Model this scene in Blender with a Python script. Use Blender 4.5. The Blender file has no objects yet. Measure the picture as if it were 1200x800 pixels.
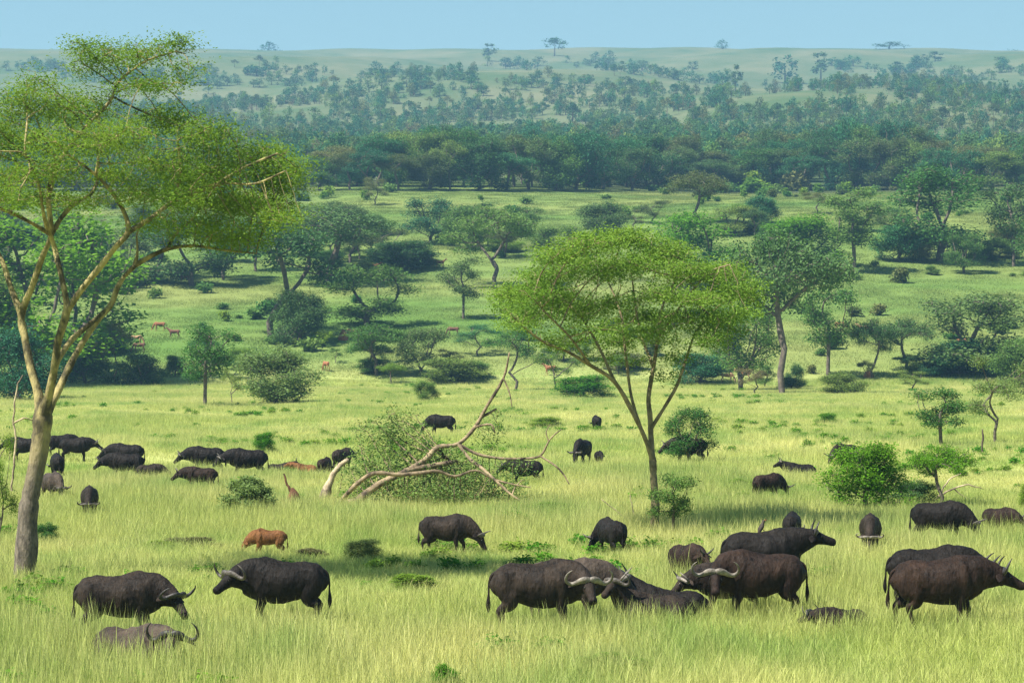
import bpy, math, random
import numpy as np
from mathutils import Vector, Matrix, Quaternion

random.seed(7)
RNG = np.random.default_rng(7)
F = 3333.333          # focal length in pixels of the 1200 px wide photograph
CAMZ = 6.0
scene = bpy.context.scene
COL = scene.collection

# ------------------------------------------------------------------ tags
def tag(o, label=None, cat=None, group=None, kind=None):
    if label: o['label'] = label
    if cat: o['category'] = cat
    if group: o['group'] = group
    if kind: o['kind'] = kind
    return o

def link(o, parent=None):
    COL.objects.link(o)
    if parent is not None: o.parent = parent
    return o

def empty(name, loc, rz=0.0, scale=1.0):
    o = bpy.data.objects.new(name, None)
    o.empty_display_size = .3
    COL.objects.link(o)
    o.location = loc
    o.rotation_euler = (0, 0, rz)
    o.scale = (scale,)*3 if not hasattr(scale, '__len__') else scale
    return o

# ------------------------------------------------------------------ terrain
_K = np.array([(0,None),(365,None),(400,402),(440,362),(500,312),(570,263),(640,236),(700,224),(760,219),
     (900,192),(1200,163),(1600,130),(2100,96),(2700,70),(3200,57)], dtype=object)
_kd = [-200.]; _kz = [0.]
for d, y in _K:
    _kd.append(float(d) if d else 1.); _kz.append(0. if y is None else CAMZ-(y-400)*d/F)
_kd += [3600., 6000.]; _kz += [_kz[-1]+8, _kz[-1]-60]
_dd = np.arange(-200, 6000, 4.0)
_zz = np.interp(_dd, _kd, _kz)
_ker = np.hanning(9); _ker /= _ker.sum()
_zs = np.convolve(np.pad(_zz, 4, mode='edge'), _ker, 'valid')

def ground(x, y):
    x = np.asarray(x, float); y = np.asarray(y, float)
    z = np.interp(y, _dd, _zs)
    m = np.clip((370-y)/60, 0, 1)
    z = z + m*(0.10*np.sin(x*.31+y*.045+1)+0.07*np.sin(y*.12-x*.08)+.05*np.sin(x*.9+y*.21))
    h = np.clip((y-400)/250, 0, 1)
    z = z + h*(1.1*np.sin(x*.021+y*.011+.7)+.8*np.sin(x*.047-y*.017+2.))
    g = np.clip((y-850)/600, 0, 1)*np.clip((3300-y)/900, .12, 1)
    z = z + g*(7*np.sin(x*.0075+y*.004)+4*np.sin(x*.019-y*.006+1))
    return z

_scan = np.geomspace(44, 3300, 6000)
def at(px, py):
    xs = (px-600)/F*_scan
    ys = 400-F*(ground(xs, _scan)-CAMZ)/_scan
    i = np.nonzero(ys <= py)[0]
    i = int(i[0]) if len(i) else len(_scan)-1
    d = float(_scan[i])
    if i > 0:
        a, b = ys[i-1], ys[i]
        t = (a-py)/(a-b) if a != b else 0
        d = float(_scan[i-1]+(_scan[i]-_scan[i-1])*min(max(t, 0), 1))
    x = (px-600)/F*d
    return Vector((x, d, float(ground(x, d))))
def P3(px, py, d):
    return Vector(((px-600)/F*d, d, CAMZ-(py-400)/F*d))

# ------------------------------------------------------------------ mesh helpers
def mesh_np(name, V, Fc, mat=None, smooth=False, attrs=None):
    """V (n,3); Fc list of (m,k) int arrays"""
    me = bpy.data.meshes.new(name)
    V = np.ascontiguousarray(V, dtype=np.float32)
    me.vertices.add(len(V)); me.vertices.foreach_set('co', V.ravel())
    tot = sum(f.size for f in Fc); nf = sum(len(f) for f in Fc)
    me.loops.add(tot); me.polygons.add(nf)
    me.loops.foreach_set('vertex_index', np.concatenate([f.ravel() for f in Fc]).astype(np.int32))
    st = []; p = 0
    for f in Fc:
        k = f.shape[1]
        st.append(np.arange(len(f))*k+p); p += f.size
    me.polygons.foreach_set('loop_start', np.concatenate(st).astype(np.int32))
    if smooth: me.polygons.foreach_set('use_smooth', np.ones(nf, bool))
    if attrs:
        for n_, a in attrs.items():
            at_ = me.attributes.new(n_, 'FLOAT', 'POINT'); at_.data.foreach_set('value', np.asarray(a, np.float32))
    me.update(calc_edges=True); me.validate()
    if mat is not None: me.materials.append(mat)
    return me

def obj(name, me, parent=None, mat=None):
    o = bpy.data.objects.new(name, me)
    link(o, parent)
    if mat is not None:
        if not me.materials: me.materials.append(mat)
        o.material_slots[0].link = 'OBJECT'; o.material_slots[0].material = mat
    return o

def dens(a, k=4):
    """Catmull-Rom densify of the rows of a"""
    a = np.asarray(a, float)
    p = np.vstack([2*a[0]-a[1], a, 2*a[-1]-a[-2]])
    out = []
    for i in range(1, len(p)-2):
        for j in range(k):
            t = j/k
            out.append(.5*((2*p[i])+(-p[i-1]+p[i+1])*t+(2*p[i-1]-5*p[i]+4*p[i+1]-p[i+2])*t*t+(-p[i-1]+3*p[i]-3*p[i+1]+p[i+2])*t**3))
    out.append(p[-2])
    return np.array(out)

class MB:
    def __init__(s): s.v = []; s.f4 = []; s.f3 = []; s.n = 0
    def loft(s, pts, ru, rv, ref=(0,0,1), n=14, k=4):
        """closed tube through pts with half-widths ru (side) and rv (other)"""
        st = np.column_stack([np.asarray(pts, float), ru, rv])
        if k > 1: st = dens(st, k)
        P = st[:, :3]; ru = np.maximum(st[:, 3], .001); rv = np.maximum(st[:, 4], .001)
        ref = np.asarray(ref, float)
        T = np.gradient(P, axis=0); T /= np.linalg.norm(T, axis=1)[:, None]+1e-9
        S = np.cross(ref, T); S /= np.linalg.norm(S, axis=1)[:, None]+1e-9
        W = np.cross(T, S)
        a = np.linspace(0, 2*math.pi, n, endpoint=False)
        R = P[:, None, :]+S[:, None, :]*(ru[:, None]*np.cos(a))[:, :, None]+W[:, None, :]*(rv[:, None]*np.sin(a))[:, :, None]
        m = len(P); b = s.n
        s.v.append(R.reshape(-1, 3)); s.v.append(P[:1]); s.v.append(P[-1:])
        i = np.arange(m-1)[:, None]*n; j = np.arange(n)[None, :]; j2 = (j+1) % n
        s.f4.append(np.stack([b+i+j, b+i+j2, b+i+n+j2, b+i+n+j], -1).reshape(-1, 4))
        c0 = b+m*n; c1 = c0+1
        jj = np.arange(n)
        s.f3.append(np.stack([np.full(n, c0), b+(jj+1) % n, b+jj], -1))
        s.f3.append(np.stack([np.full(n, c1), b+(m-1)*n+jj, b+(m-1)*n+(jj+1) % n], -1))
        s.n += m*n+2
    def ball(s, c, r, n=12, ax=None):
        c = np.asarray(c, float); r = np.asarray(r, float)
        t = np.linspace(0.02, math.pi-.02, 9)
        pts = [c+np.array([0, 0, -math.cos(q)*r[2]]) for q in t]
        s.loft(pts, [math.sin(q)*r[1] for q in t], [math.sin(q)*r[0] for q in t], ref=(1, 0, 0), n=n, k=1)
    def mesh(s, name, mat=None, smooth=True):
        fc = []
        if s.f4: fc.append(np.concatenate(s.f4))
        if s.f3: fc.append(np.concatenate(s.f3))
        return mesh_np(name, np.concatenate(s.v), fc, mat, smooth)

def fuse(me, voxel, smooth=4, name='body'):
    o = bpy.data.objects.new('tmp', me); COL.objects.link(o)
    m = o.modifiers.new('r', 'REMESH'); m.mode = 'VOXEL'; m.voxel_size = voxel; m.use_smooth_shade = True
    if smooth:
        q = o.modifiers.new('s', 'SMOOTH'); q.factor = .5; q.iterations = smooth
    dg = bpy.context.evaluated_depsgraph_get(); dg.update()
    out = bpy.data.meshes.new_from_object(o.evaluated_get(dg), depsgraph=dg)
    out.name = name
    bpy.data.objects.remove(o); bpy.data.meshes.remove(me)
    out.polygons.foreach_set('use_smooth', np.ones(len(out.polygons), bool))
    return out

# ------------------------------------------------------------------ materials
class NT:
    def __init__(s, tree): s.t = tree
    def n(s, kind, **kw):
        nd = s.t.nodes.new(kind)
        for k, v in kw.items(): setattr(nd, k, v)
        return nd
    def l(s, a, b): s.t.links.new(a, b)
    def setin(s, nd, **kw):
        for k, v in kw.items():
            k = k.replace('_', ' ')
            if isinstance(v, bpy.types.NodeSocket): s.l(v, nd.inputs[k])
            else: nd.inputs[k].default_value = v
    def noise(s, vec, scale, detail=3, rough=.55):
        nd = s.n('ShaderNodeTexNoise'); nd.inputs['Scale'].default_value = scale
        nd.inputs['Detail'].default_value = detail; nd.inputs['Roughness'].default_value = rough
        if vec is not None: s.l(vec, nd.inputs['Vector'])
        return nd.outputs['Fac']
    def ramp(s, fac, a, b, lo=0., hi=1.):
        nd = s.n('ShaderNodeMapRange', clamp=True); s.l(fac, nd.inputs['Value'])
        nd.inputs['From Min'].default_value = a; nd.inputs['From Max'].default_value = b
        nd.inputs['To Min'].default_value = lo; nd.inputs['To Max'].default_value = hi
        return nd.outputs['Result']
    def mix(s, fac, a, b, mode='MIX'):
        nd = s.n('ShaderNodeMix', data_type='RGBA', blend_type=mode)
        for v, i in ((fac, 0), (a, 6), (b, 7)):
            if isinstance(v, bpy.types.NodeSocket): s.l(v, nd.inputs[i])
            elif i == 0: nd.inputs[0].default_value = v
            else: nd.inputs[i].default_value = (*v[:3], 1)
        return nd.outputs[2]
    def math(s, op, a, b=0.):
        nd = s.n('ShaderNodeMath', operation=op)
        for v, i in ((a, 0), (b, 1)):
            if isinstance(v, bpy.types.NodeSocket): s.l(v, nd.inputs[i])
            else: nd.inputs[i].default_value = v
        return nd.outputs[0]
    def scalevec(s, vec, sc):
        nd = s.n('ShaderNodeMapping'); s.l(vec, nd.inputs['Vector']); nd.inputs['Scale'].default_value = sc
        return nd.outputs[0]

def newmat(name):
    m = bpy.data.materials.new(name); m.use_nodes = True
    m.node_tree.nodes.clear()
    t = NT(m.node_tree)
    out = t.n('ShaderNodeOutputMaterial')
    return m, t, out

def leaf_mat(name, c1, c2, trans=.35, patch=.5, vary=.25, gloss=.0):
    m, t, out = newmat(name)
    g = t.n('ShaderNodeNewGeometry'); oi = t.n('ShaderNodeObjectInfo'); tc = t.n('ShaderNodeTexCoord')
    f = t.math('ADD', t.math('MULTIPLY', g.outputs['Random Per Island'], .6), t.math('MULTIPLY', t.ramp(t.noise(tc.outputs['Object'], patch, 2), .35, .65), .5))
    c = t.mix(f, c1, c2)
    hs = t.n('ShaderNodeHueSaturation')
    t.l(t.ramp(oi.outputs['Random'], 0, 1, .5-.04*vary*2, .5+.035*vary*2), hs.inputs['Hue'])
    t.l(t.ramp(oi.outputs['Random'], 0, 1, 1+vary*.4, 1-vary*.6), hs.inputs['Value'])
    t.l(c, hs.inputs['Color'])
    c = hs.outputs[0]
    d = t.n('ShaderNodeBsdfDiffuse'); t.l(c, d.inputs['Color'])
    tr = t.n('ShaderNodeBsdfTranslucent'); t.l(t.mix(.6, c, (1., 1., .35), 'MULTIPLY'), tr.inputs['Color'])
    mx = t.n('ShaderNodeMixShader'); mx.inputs[0].default_value = trans
    t.l(d.outputs[0], mx.inputs[1]); t.l(tr.outputs[0], mx.inputs[2])
    last = mx.outputs[0]
    if gloss > 0:
        gl = t.n('ShaderNodeBsdfGlossy'); gl.inputs['Roughness'].default_value = .5
        m2 = t.n('ShaderNodeMixShader'); m2.inputs[0].default_value = gloss
        t.l(last, m2.inputs[1]); t.l(gl.outputs[0], m2.inputs[2]); last = m2.outputs[0]
    t.l(last, out.inputs['Surface'])
    return m

def solid_mat(name, c1, c2, scale=4., rough=.8, bump=.0, bscale=30., spec=.3, lo=.35, hi=.65, stretch=None, sheen=0):
    m, t, out = newmat(name)
    tc = t.n('ShaderNodeTexCoord'); vec = tc.outputs['Object']
    if stretch: vec = t.scalevec(vec, stretch)
    c = t.mix(t.ramp(t.noise(vec, scale, 5, .6), lo, hi), c1, c2)
    p = t.n('ShaderNodeBsdfPrincipled'); t.l(c, p.inputs['Base Color'])
    p.inputs['Roughness'].default_value = rough; p.inputs['Specular IOR Level'].default_value = spec
    if sheen: p.inputs['Sheen Weight'].default_value = sheen
    if bump:
        b = t.n('ShaderNodeBump'); b.inputs['Strength'].default_value = bump; b.inputs['Distance'].default_value = .03
        t.l(t.noise(vec, bscale, 4, .65), b.inputs['Height']); t.l(b.outputs[0], p.inputs['Normal'])
    t.l(p.outputs[0], out.inputs['Surface'])
    return m

def grass_colour(t, hfac=None):
    """the sward's own colours: straw and green patches; greener on the slope past the meadow"""
    g = t.n('ShaderNodeNewGeometry'); pos = g.outputs['Position']
    sep = t.n('ShaderNodeSeparateXYZ'); t.l(pos, sep.inputs[0])
    n1 = t.ramp(t.noise(t.scalevec(pos, (.05, .035, 0)), 1., 4, .6), .38, .62)
    n2 = t.ramp(t.noise(t.scalevec(pos, (.35, .16, 0)), 1., 3, .6), .35, .65)
    meadow = t.mix(n1, G_GREEN, G_STRAW)
    meadow = t.mix(t.math('MULTIPLY', n2, t.ramp(t.noise(t.scalevec(pos, (.09, .05, 0)), 1., 3), .45, .6, .25, .8)), meadow, G_LUSH)
    n3 = t.ramp(t.noise(t.scalevec(pos, (.012, .02, 0)), 1., 4, .6), .35, .65)
    slope = t.mix(n3, S_GREEN, S_OLIVE)
    far = t.mix(t.ramp(t.noise(t.scalevec(pos, (.010, .0045, 0)), 1., 6, .7), .38, .64), D_GREEN, D_TAN)
    edge = t.math('ADD', sep.outputs['Y'], t.math('MULTIPLY', t.noise(t.scalevec(pos, (.03, .03, 0)), 1., 2), 24.))
    c = t.mix(t.ramp(edge, 374, 396), meadow, slope)
    c = t.mix(t.ramp(sep.outputs['Y'], 690, 780), c, far)
    if hfac is not None:
        c = t.mix(hfac, c, TIP)
    return c

G_GREEN = (.41, .46, .13); G_STRAW = (.58, .57, .22); G_LUSH = (.15, .30, .05)
TIP = (.66, .58, .30)
S_GREEN = (.125, .22, .05); S_OLIVE = (.24, .28, .085)
D_GREEN = (.085, .135, .055); D_TAN = (.19, .195, .105)

def grass_mat(name, tipamt=.5):
    m, t, out = newmat(name)
    a = t.n('ShaderNodeAttribute', attribute_name='h')
    g = t.n('ShaderNodeNewGeometry')
    rnd = g.outputs['Random Per Island']
    hf = t.math('MULTIPLY', t.ramp(a.outputs['Fac'], .35, 1.), t.ramp(rnd, .45, 1., 0, tipamt))
    c = grass_colour(t, hf)
    v = t.n('ShaderNodeHueSaturation'); t.l(c, v.inputs['Color'])
    t.l(t.ramp(t.math('FRACT', t.math('MULTIPLY', rnd, 17.3)), 0, 1, .68, 1.3), v.inputs['Value'])
    c = v.outputs[0]
    d = t.n('ShaderNodeBsdfDiffuse'); t.l(c, d.inputs['Color'])
    tr = t.n('ShaderNodeBsdfTranslucent'); t.l(c, tr.inputs['Color'])
    mx = t.n('ShaderNodeMixShader'); mx.inputs[0].default_value = .4
    t.l(d.outputs[0], mx.inputs[1]); t.l(tr.outputs[0], mx.inputs[2])
    t.l(mx.outputs[0], out.inputs['Surface'])
    return m

# ------------------------------------------------------------------ scatter (stuff only)
def scatter(name, P, rot, scl, ids, protos, label, cat):
    """ONE stuff object whose points carry instances of the prototype meshes"""
    coll = bpy.data.collections.new(name+'_kinds')
    for i, me in enumerate(protos):
        o = bpy.data.objects.new('%s_kind_%02d' % (name, i), me); coll.objects.link(o)
    me = bpy.data.meshes.new(name)
    me.vertices.add(len(P)); me.vertices.foreach_set('co', np.asarray(P, np.float32).ravel())
    a = me.attributes.new('rot', 'FLOAT_VECTOR', 'POINT'); a.data.foreach_set('vector', np.asarray(rot, np.float32).ravel())
    a = me.attributes.new('scl', 'FLOAT_VECTOR', 'POINT'); a.data.foreach_set('vector', np.asarray(scl, np.float32).ravel())
    a = me.attributes.new('vid', 'INT', 'POINT'); a.data.foreach_set('value', np.asarray(ids, np.int32))
    o = bpy.data.objects.new(name, me); COL.objects.link(o)
    ng = bpy.data.node_groups.new(name, 'GeometryNodeTree')
    ng.interface.new_socket('Geometry', in_out='INPUT', socket_type='NodeSocketGeometry')
    ng.interface.new_socket('Geometry', in_out='OUTPUT', socket_type='NodeSocketGeometry')
    N = ng.nodes; L = ng.links
    gi = N.new('NodeGroupInput'); go = N.new('NodeGroupOutput')
    ci = N.new('GeometryNodeCollectionInfo'); ci.inputs['Collection'].default_value = coll
    ci.inputs['Separate Children'].default_value = True; ci.inputs['Reset Children'].default_value = True
    ip = N.new('GeometryNodeInstanceOnPoints'); ip.inputs['Pick Instance'].default_value = True
    def attr(nm, ty):
        q = N.new('GeometryNodeInputNamedAttribute'); q.data_type = ty; q.inputs['Name'].default_value = nm
        return q.outputs['Attribute']
    er = N.new('FunctionNodeEulerToRotation')
    L.new(gi.outputs[0], ip.inputs['Points']); L.new(ci.outputs[0], ip.inputs['Instance'])
    L.new(attr('vid', 'INT'), ip.inputs['Instance Index'])
    L.new(attr('rot', 'FLOAT_VECTOR'), er.inputs[0]); L.new(er.outputs[0], ip.inputs['Rotation'])
    L.new(attr('scl', 'FLOAT_VECTOR'), ip.inputs['Scale'])
    L.new(ip.outputs[0], go.inputs[0])
    md = o.modifiers.new('scatter', 'NODES'); md.node_group = ng
    tag(o, label, cat, kind='stuff')
    return o

def vnoise(x, y, sx, sy, seed=0):
    """cheap smooth value noise 0..1"""
    r = np.random.default_rng(seed); n = 64
    tb = r.random((n, n))
    u = x/sx; v = y/sy
    i = np.floor(u).astype(int); j = np.floor(v).astype(int); fu = u-i; fv = v-j
    fu = fu*fu*(3-2*fu); fv = fv*fv*(3-2*fv)
    a = tb[i % n, j % n]; b = tb[(i+1) % n, j % n]; c = tb[i % n, (j+1) % n]; d = tb[(i+1) % n, (j+1) % n]
    return (a*(1-fu)+b*fu)*(1-fv)+(c*(1-fu)+d*fu)*fv
# ------------------------------------------------------------------ trees
def grow(nodes, par, A, D=.35, di=2.5, dk=.5, iters=80, up=.05, maxn=6000, rng=RNG):
    """space colonisation from existing nodes towards attraction points A"""
    N = [np.asarray(p, float) for p in nodes]; par = list(par)
    A = np.asarray(A, float)
    best = np.full(len(A), 1e9); who = np.zeros(len(A), int)
    def upd(start):
        nonlocal best, who
        B = np.array(N[start:])
        for s in range(0, len(B), 64):
            d = np.linalg.norm(A[:, None]-B[None, s:s+64], axis=2)
            k = d.argmin(1); m = d[np.arange(len(A)), k]
            q = m < best
            best[q] = m[q]; who[q] = start+s+k[q]
    upd(0)
    for it in range(iters):
        keep = best > dk
        A = A[keep]; best = best[keep]; who = who[keep]
        if not len(A) or len(N) > maxn: break
        q = best < di
        if not q.any():
            q = best <= best.min()+.3
        acc = {}
        for k, a in zip(who[q], A[q]):
            v = a-N[k]; v = v/(np.linalg.norm(v)+1e-9)
            acc.setdefault(int(k), []).append(v)
        s0 = len(N)
        for k, vs in acc.items():
            v = np.sum(vs, 0)+np.array([0, 0, up*len(vs)])+rng.normal(0, .3*len(vs)**.5, 3)
            nv = np.linalg.norm(v)
            if nv < 1e-6: continue
            N.append(N[k]+v/nv*D); par.append(k)
        if len(N) == s0: break
        upd(s0)
    return np.array(N), np.array(par)

def tree_skin(name, N, par, rtip=.012, ex=2.3, rmin=None, sides=6, mat=None, rmax=None, rough=.06):
    n = len(N); w = np.full(n, rtip**ex); has = np.zeros(n, bool)
    ch = [[] for _ in range(n)]
    for i in range(n):
        if par[i] >= 0: ch[par[i]].append(i); has[par[i]] = True
    acc = np.zeros(n)
    order = np.argsort([-i for i in range(n)])      # children come after parents in index order
    R = np.zeros(n)
    for i in range(n-1, -1, -1):
        R[i] = (acc[i] if has[i] else rtip**ex)**(1/ex)
        if rmax is not None: R[i] = min(R[i], rmax)
        if rmin is not None and rmin[i] > 0: R[i] = rmin[i]
        if par[i] >= 0: acc[par[i]] += (R[i]*1.004)**ex
    V = []; F4 = []; F3 = []; cnt = 0
    ang = np.linspace(0, 2*math.pi, sides, endpoint=False)
    for i in range(n):
        starts = []
        if par[i] < 0: starts = [[i]]
        c = sorted(ch[i], key=lambda k: -R[k])
        for k in c[1:]: starts.append([i, k])
        for st in starts:
            chain = list(st)
            if len(st) == 1 and not c: continue
            while ch[chain[-1]]:
                chain.append(max(ch[chain[-1]], key=lambda k: R[k]))
            P = N[chain].copy(); r = R[chain].copy()
            if len(st) == 2: r[0] = min(R[st[0]], r[1]*1.25)
            if len(P) < 2: continue
            m = len(P)
            T = np.gradient(P, axis=0); T /= np.linalg.norm(T, axis=1)[:, None]+1e-9
            u = np.cross(T[0], [0.3, 1, .1]); u /= np.linalg.norm(u)+1e-9
            U = [u]
            for q in range(1, m):
                u = U[-1]-T[q]*np.dot(U[-1], T[q]); u /= np.linalg.norm(u)+1e-9; U.append(u)
            U = np.array(U); W = np.cross(T, U)
            sd = sides if r[0] > .03 else (4 if r[0] > .015 else 3)
            an = ang if sd == sides else np.linspace(0, 2*math.pi, sd, endpoint=False)
            if rough > 0 and r[0] > .05: r = r*(1+rough*np.random.default_rng(i).normal(0, 1, m))
            ring = P[:, None]+(U[:, None]*np.cos(an)[None, :, None]+W[:, None]*np.sin(an)[None, :, None])*r[:, None, None]
            V.append(ring.reshape(-1, 3))
            a = np.arange(m-1)[:, None]*sd; j = np.arange(sd)[None]; j2 = (j+1) % sd
            F4.append(np.stack([cnt+a+j, cnt+a+j2, cnt+a+sd+j2, cnt+a+sd+j], -1).reshape(-1, 4))
            V.append(P[-1:]+T[-1:]*r[-1]*.7)
            jj = np.arange(sd)
            F3.append(np.stack([np.full(sd, cnt+m*sd), cnt+(m-1)*sd+jj, cnt+(m-1)*sd+(jj+1) % sd], -1))
            cnt += m*sd+1
    return mesh_np(name, np.concatenate(V), [np.concatenate(F4), np.concatenate(F3)], mat, True), R, has

def leaves(name, C, size, spread, flat=.4, per=12, up=.6, mat=None, rng=RNG, aspect=.5, spray=0.):
    """small bent leaf faces scattered round the twig points C"""
    n = len(C)*per
    c = np.repeat(C, per, 0)+rng.normal(0, 1, (n, 3))*np.array([spread, spread, spread*flat])
    if spray > 0:
        ax = rng.normal(0, 1, (len(C), 3))*[1, 1, .45]; ax /= np.linalg.norm(ax, axis=1)[:, None]+1e-9
        cc = C+rng.normal(0, 1, C.shape)*np.array([spread, spread, spread*flat])
        tt = np.tile(np.linspace(-1, 1, per), len(C))+rng.normal(0, .15, n)
        c = np.repeat(cc, per, 0)+np.repeat(ax, per, 0)*(tt*spray)[:, None]+rng.normal(0, 1, (n, 3))*size*.55
        c[:, 2] -= (tt**2)*spray*.18
    nr = rng.normal(0, 1, (n, 3)); nr[:, 2] = np.abs(nr[:, 2])+up*1.6; nr /= np.linalg.norm(nr, axis=1)[:, None]
    a = rng.normal(0, 1, (n, 3)); a -= nr*(a*nr).sum(1)[:, None]; a /= np.linalg.norm(a, axis=1)[:, None]+1e-9
    b = np.cross(nr, a)
    L = size*rng.uniform(.6, 1.4, n)[:, None]; Wd = L*aspect
    v = np.stack([c-a*L*.5, c+b*Wd*.5-nr*L*.06, c+a*L*.5-nr*L*.12, c-b*Wd*.5-nr*L*.06], 1).reshape(-1, 3)
    f = np.arange(n*4).reshape(-1, 4)
    return mesh_np(name, v, [f], mat)

def pads(specs, rng=RNG):
    """attraction points in a list of flattened ellipsoids (cx,cy,cz,rx,ry,rz,n)"""
    out = []
    for cx, cy, cz, rx, ry, rz, n in specs:
        p = rng.normal(0, 1, (n, 3)); p /= np.linalg.norm(p, axis=1)[:, None]
        p *= (rng.random(n)**(1/2.2))[:, None]
        p = p*[rx, ry, rz]+[cx, cy, cz]
        out.append(p)
    return np.concatenate(out)

def trunk_nodes(path, step=.4):
    P = [np.array(path[0], float)]
    for q in path[1:]:
        q = np.array(q, float); d = np.linalg.norm(q-P[-1]); k = max(1, int(d/step)); a = P[-1]
        for j in range(1, k+1): P.append(a+(q-a)*j/k)
    return P, [-1]+list(range(len(P)-1))

def proto_tree(kind, seed, leaf=.24):
    """returns (trunk mesh, crown mesh); about 10 m tall, base at the origin"""
    r = np.random.default_rng(seed); R = lambda a, b: float(r.uniform(a, b))
    rt = .022
    if kind == 'umbrella':
        nodes, par = trunk_nodes([(0, 0, -.2), (R(-.25, .25), R(-.2, .2), 1.2), (R(-.6, .6), R(-.4, .4), R(2., 2.8))], .5)
        sp = []
        for k in range(16):
            a = k*2.4+R(-.4, .4); q = R(1.2, 5.0)
            sp.append((q*math.cos(a), q*math.sin(a), 8.9-q*.3-abs(r.normal(0, 1.3)), R(1.1, 2.2), R(1.1, 2.2), R(.6, 1.2), 60))
        sp.append((0, 0, 8.8, 2, 2, .9, 80))
        A = pads(sp, r); per, spd, fl = 7, .42, .5
    elif kind == 'round':
        nodes, par = trunk_nodes([(0, 0, -.2), (R(-.2, .2), R(-.2, .2), 1.2), (R(-.4, .4), 0, R(1.8, 2.4))], .5)
        sp = []
        for k in range(18):
            a = k*2.4+R(-.5, .5); h = R(1.9, 8.9); q = 3.6*math.sqrt(max(.12, 1-((h-5.2)/4.6)**2))*R(.5, 1)
            sp.append((q*math.cos(a), q*math.sin(a), h, R(1.0, 2.0), R(1.0, 2.0), R(.7, 1.4), 62))
        A = pads(sp, r); per, spd, fl = 7, .42, .75
    elif kind == 'bush':
        nodes, par = trunk_nodes([(0, 0, -.3), (0, 0, .3)], .5)
        sp = []
        for k in range(24):
            a = k*2.4+R(-.5, .5); h = R(.6, 8.6); q = 4.9*math.sqrt(max(.05, 1-(h/9.4)**2))*R(.3, 1)*R(.8, 1.12)
            sp.append((q*math.cos(a), q*math.sin(a), h, R(1.2, 2.1), R(1.2, 2.1), R(1., 1.6), 60))
        A = pads(sp, r); per, spd, fl = 8, .5, .85
    elif kind == 'sparse':
        nodes, par = trunk_nodes([(0, 0, -.2), (R(-.3, .3), 0, 1.5), (R(-.8, .8), R(-.5, .5), 3.)], .5)
        sp = []
        for k in range(9):
            a = k*2.4+R(-.5, .5); h = R(3.5, 9.4); q = R(1., 4.2)
            sp.append((q*math.cos(a), q*math.sin(a), h, R(.8, 1.7), R(.8, 1.7), R(.5, 1.), 60))
        A = pads(sp, r); per, spd, fl = 10, .42, .6
    elif kind == 'tall':
        nodes, par = trunk_nodes([(0, 0, -.2), (R(-.2, .2), 0, 3.), (R(-.4, .4), 0, 5.)], .5)
        sp = []
        for k in range(11):
            a = k*2.4+R(-.5, .5); h = R(3.6, 9.4); q = R(.4, 2.6)
            sp.append((q*math.cos(a), q*math.sin(a), h, R(.8, 1.4), R(.8, 1.4), R(.5, .9), 60))
        A = pads(sp, r); per, spd, fl = 7, .4, .7
    N, par = grow(nodes, par, A, D=.40, di=4., dk=.45, iters=60, up=.04, rng=r)
    tm, RR, has = tree_skin('trunk', N, par, rtip=rt, ex=2.25, sides=6, rmax=.42)
    thin = N[(RR < .034) & (N[:, 2] > .6)]
    thin = np.concatenate([thin, A])
    cm = leaves('crown', thin, leaf, spd, fl, per, up=.5, rng=r)
    return tm, cm

def place_tree(name, proto, base, h, w=None, rz=0., lm=None, bm=None, label=None, cat='tree', group=None, parts=True):
    """h, w in metres; the prototypes are 10 m tall"""
    tm, cm = proto
    sz = h/10.
    sx = sz if w is None else w/proto_width(cm)
    root = empty(name, base, rz, (sx, sx, sz))
    obj('trunk', tm, root, bm); obj('crown', cm, root, lm)
    tag(root, label, cat, group)
    return root
_pw = {}
def proto_width(me):
    if me.name not in _pw:
        v = np.empty(len(me.vertices)*3, np.float32); me.vertices.foreach_get('co', v); v = v.reshape(-1, 3)
        _pw[me.name] = float(np.percentile(v[:, 0], 98)-np.percentile(v[:, 0], 2))
    return _pw[me.name]
# ------------------------------------------------------------------ buffaloes
def head_frame(E, pitch, yaw):
    f = Vector((math.cos(pitch)*math.cos(yaw), math.cos(pitch)*math.sin(yaw), math.sin(pitch)))
    l = Vector((-math.sin(yaw), math.cos(yaw), 0)); u = f.cross(l)
    M = Matrix((f, l, u)).transposed().to_4x4(); M.translation = Vector(E)
    return M

def leg(mb, hip, foot, front, dx, sx, fat=1.):
    hx, hz = hip; y = sx
    if front:
        st = [(hx, y*.8, hz, .20, .13), (hx-.06, y, hz-.20, .15, .11), (hx-.04, y, hz-.40, .10, .085), (hx+.0, y, .44, .068, .065), (hx+.0, y, .30, .050, .048), (hx-.01, y, .13, .048, .048), (hx+.03, y, .05, .062, .062), (hx+.05, y, -.02, .07, .068)]
    else:
        st = [(hx, y*.8, hz, .25, .15), (hx+.10, y, hz-.20, .22, .13), (hx+.06, y, hz-.38, .14, .095), (hx-.12, y, .52, .075, .062), (hx-.12, y, .44, .066, .058), (hx-.08, y, .28, .050, .048), (hx-.06, y, .13, .048, .048), (hx-.02, y, .05, .062, .062), (hx, y, -.02, .07, .068)]
    pts = []; ru = []; rv = []
    for (x, yy, z, a, b) in st:
        t = max(0, 1-z/hz); pts.append((x+dx*t+(.10*dx*math.sin(t*math.pi)), yy, z)); rv.append(a*fat*1.12); ru.append(b*fat*1.15)
    mb.loft(pts, ru, rv, ref=(1, 0, 0), n=12, k=3)

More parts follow.
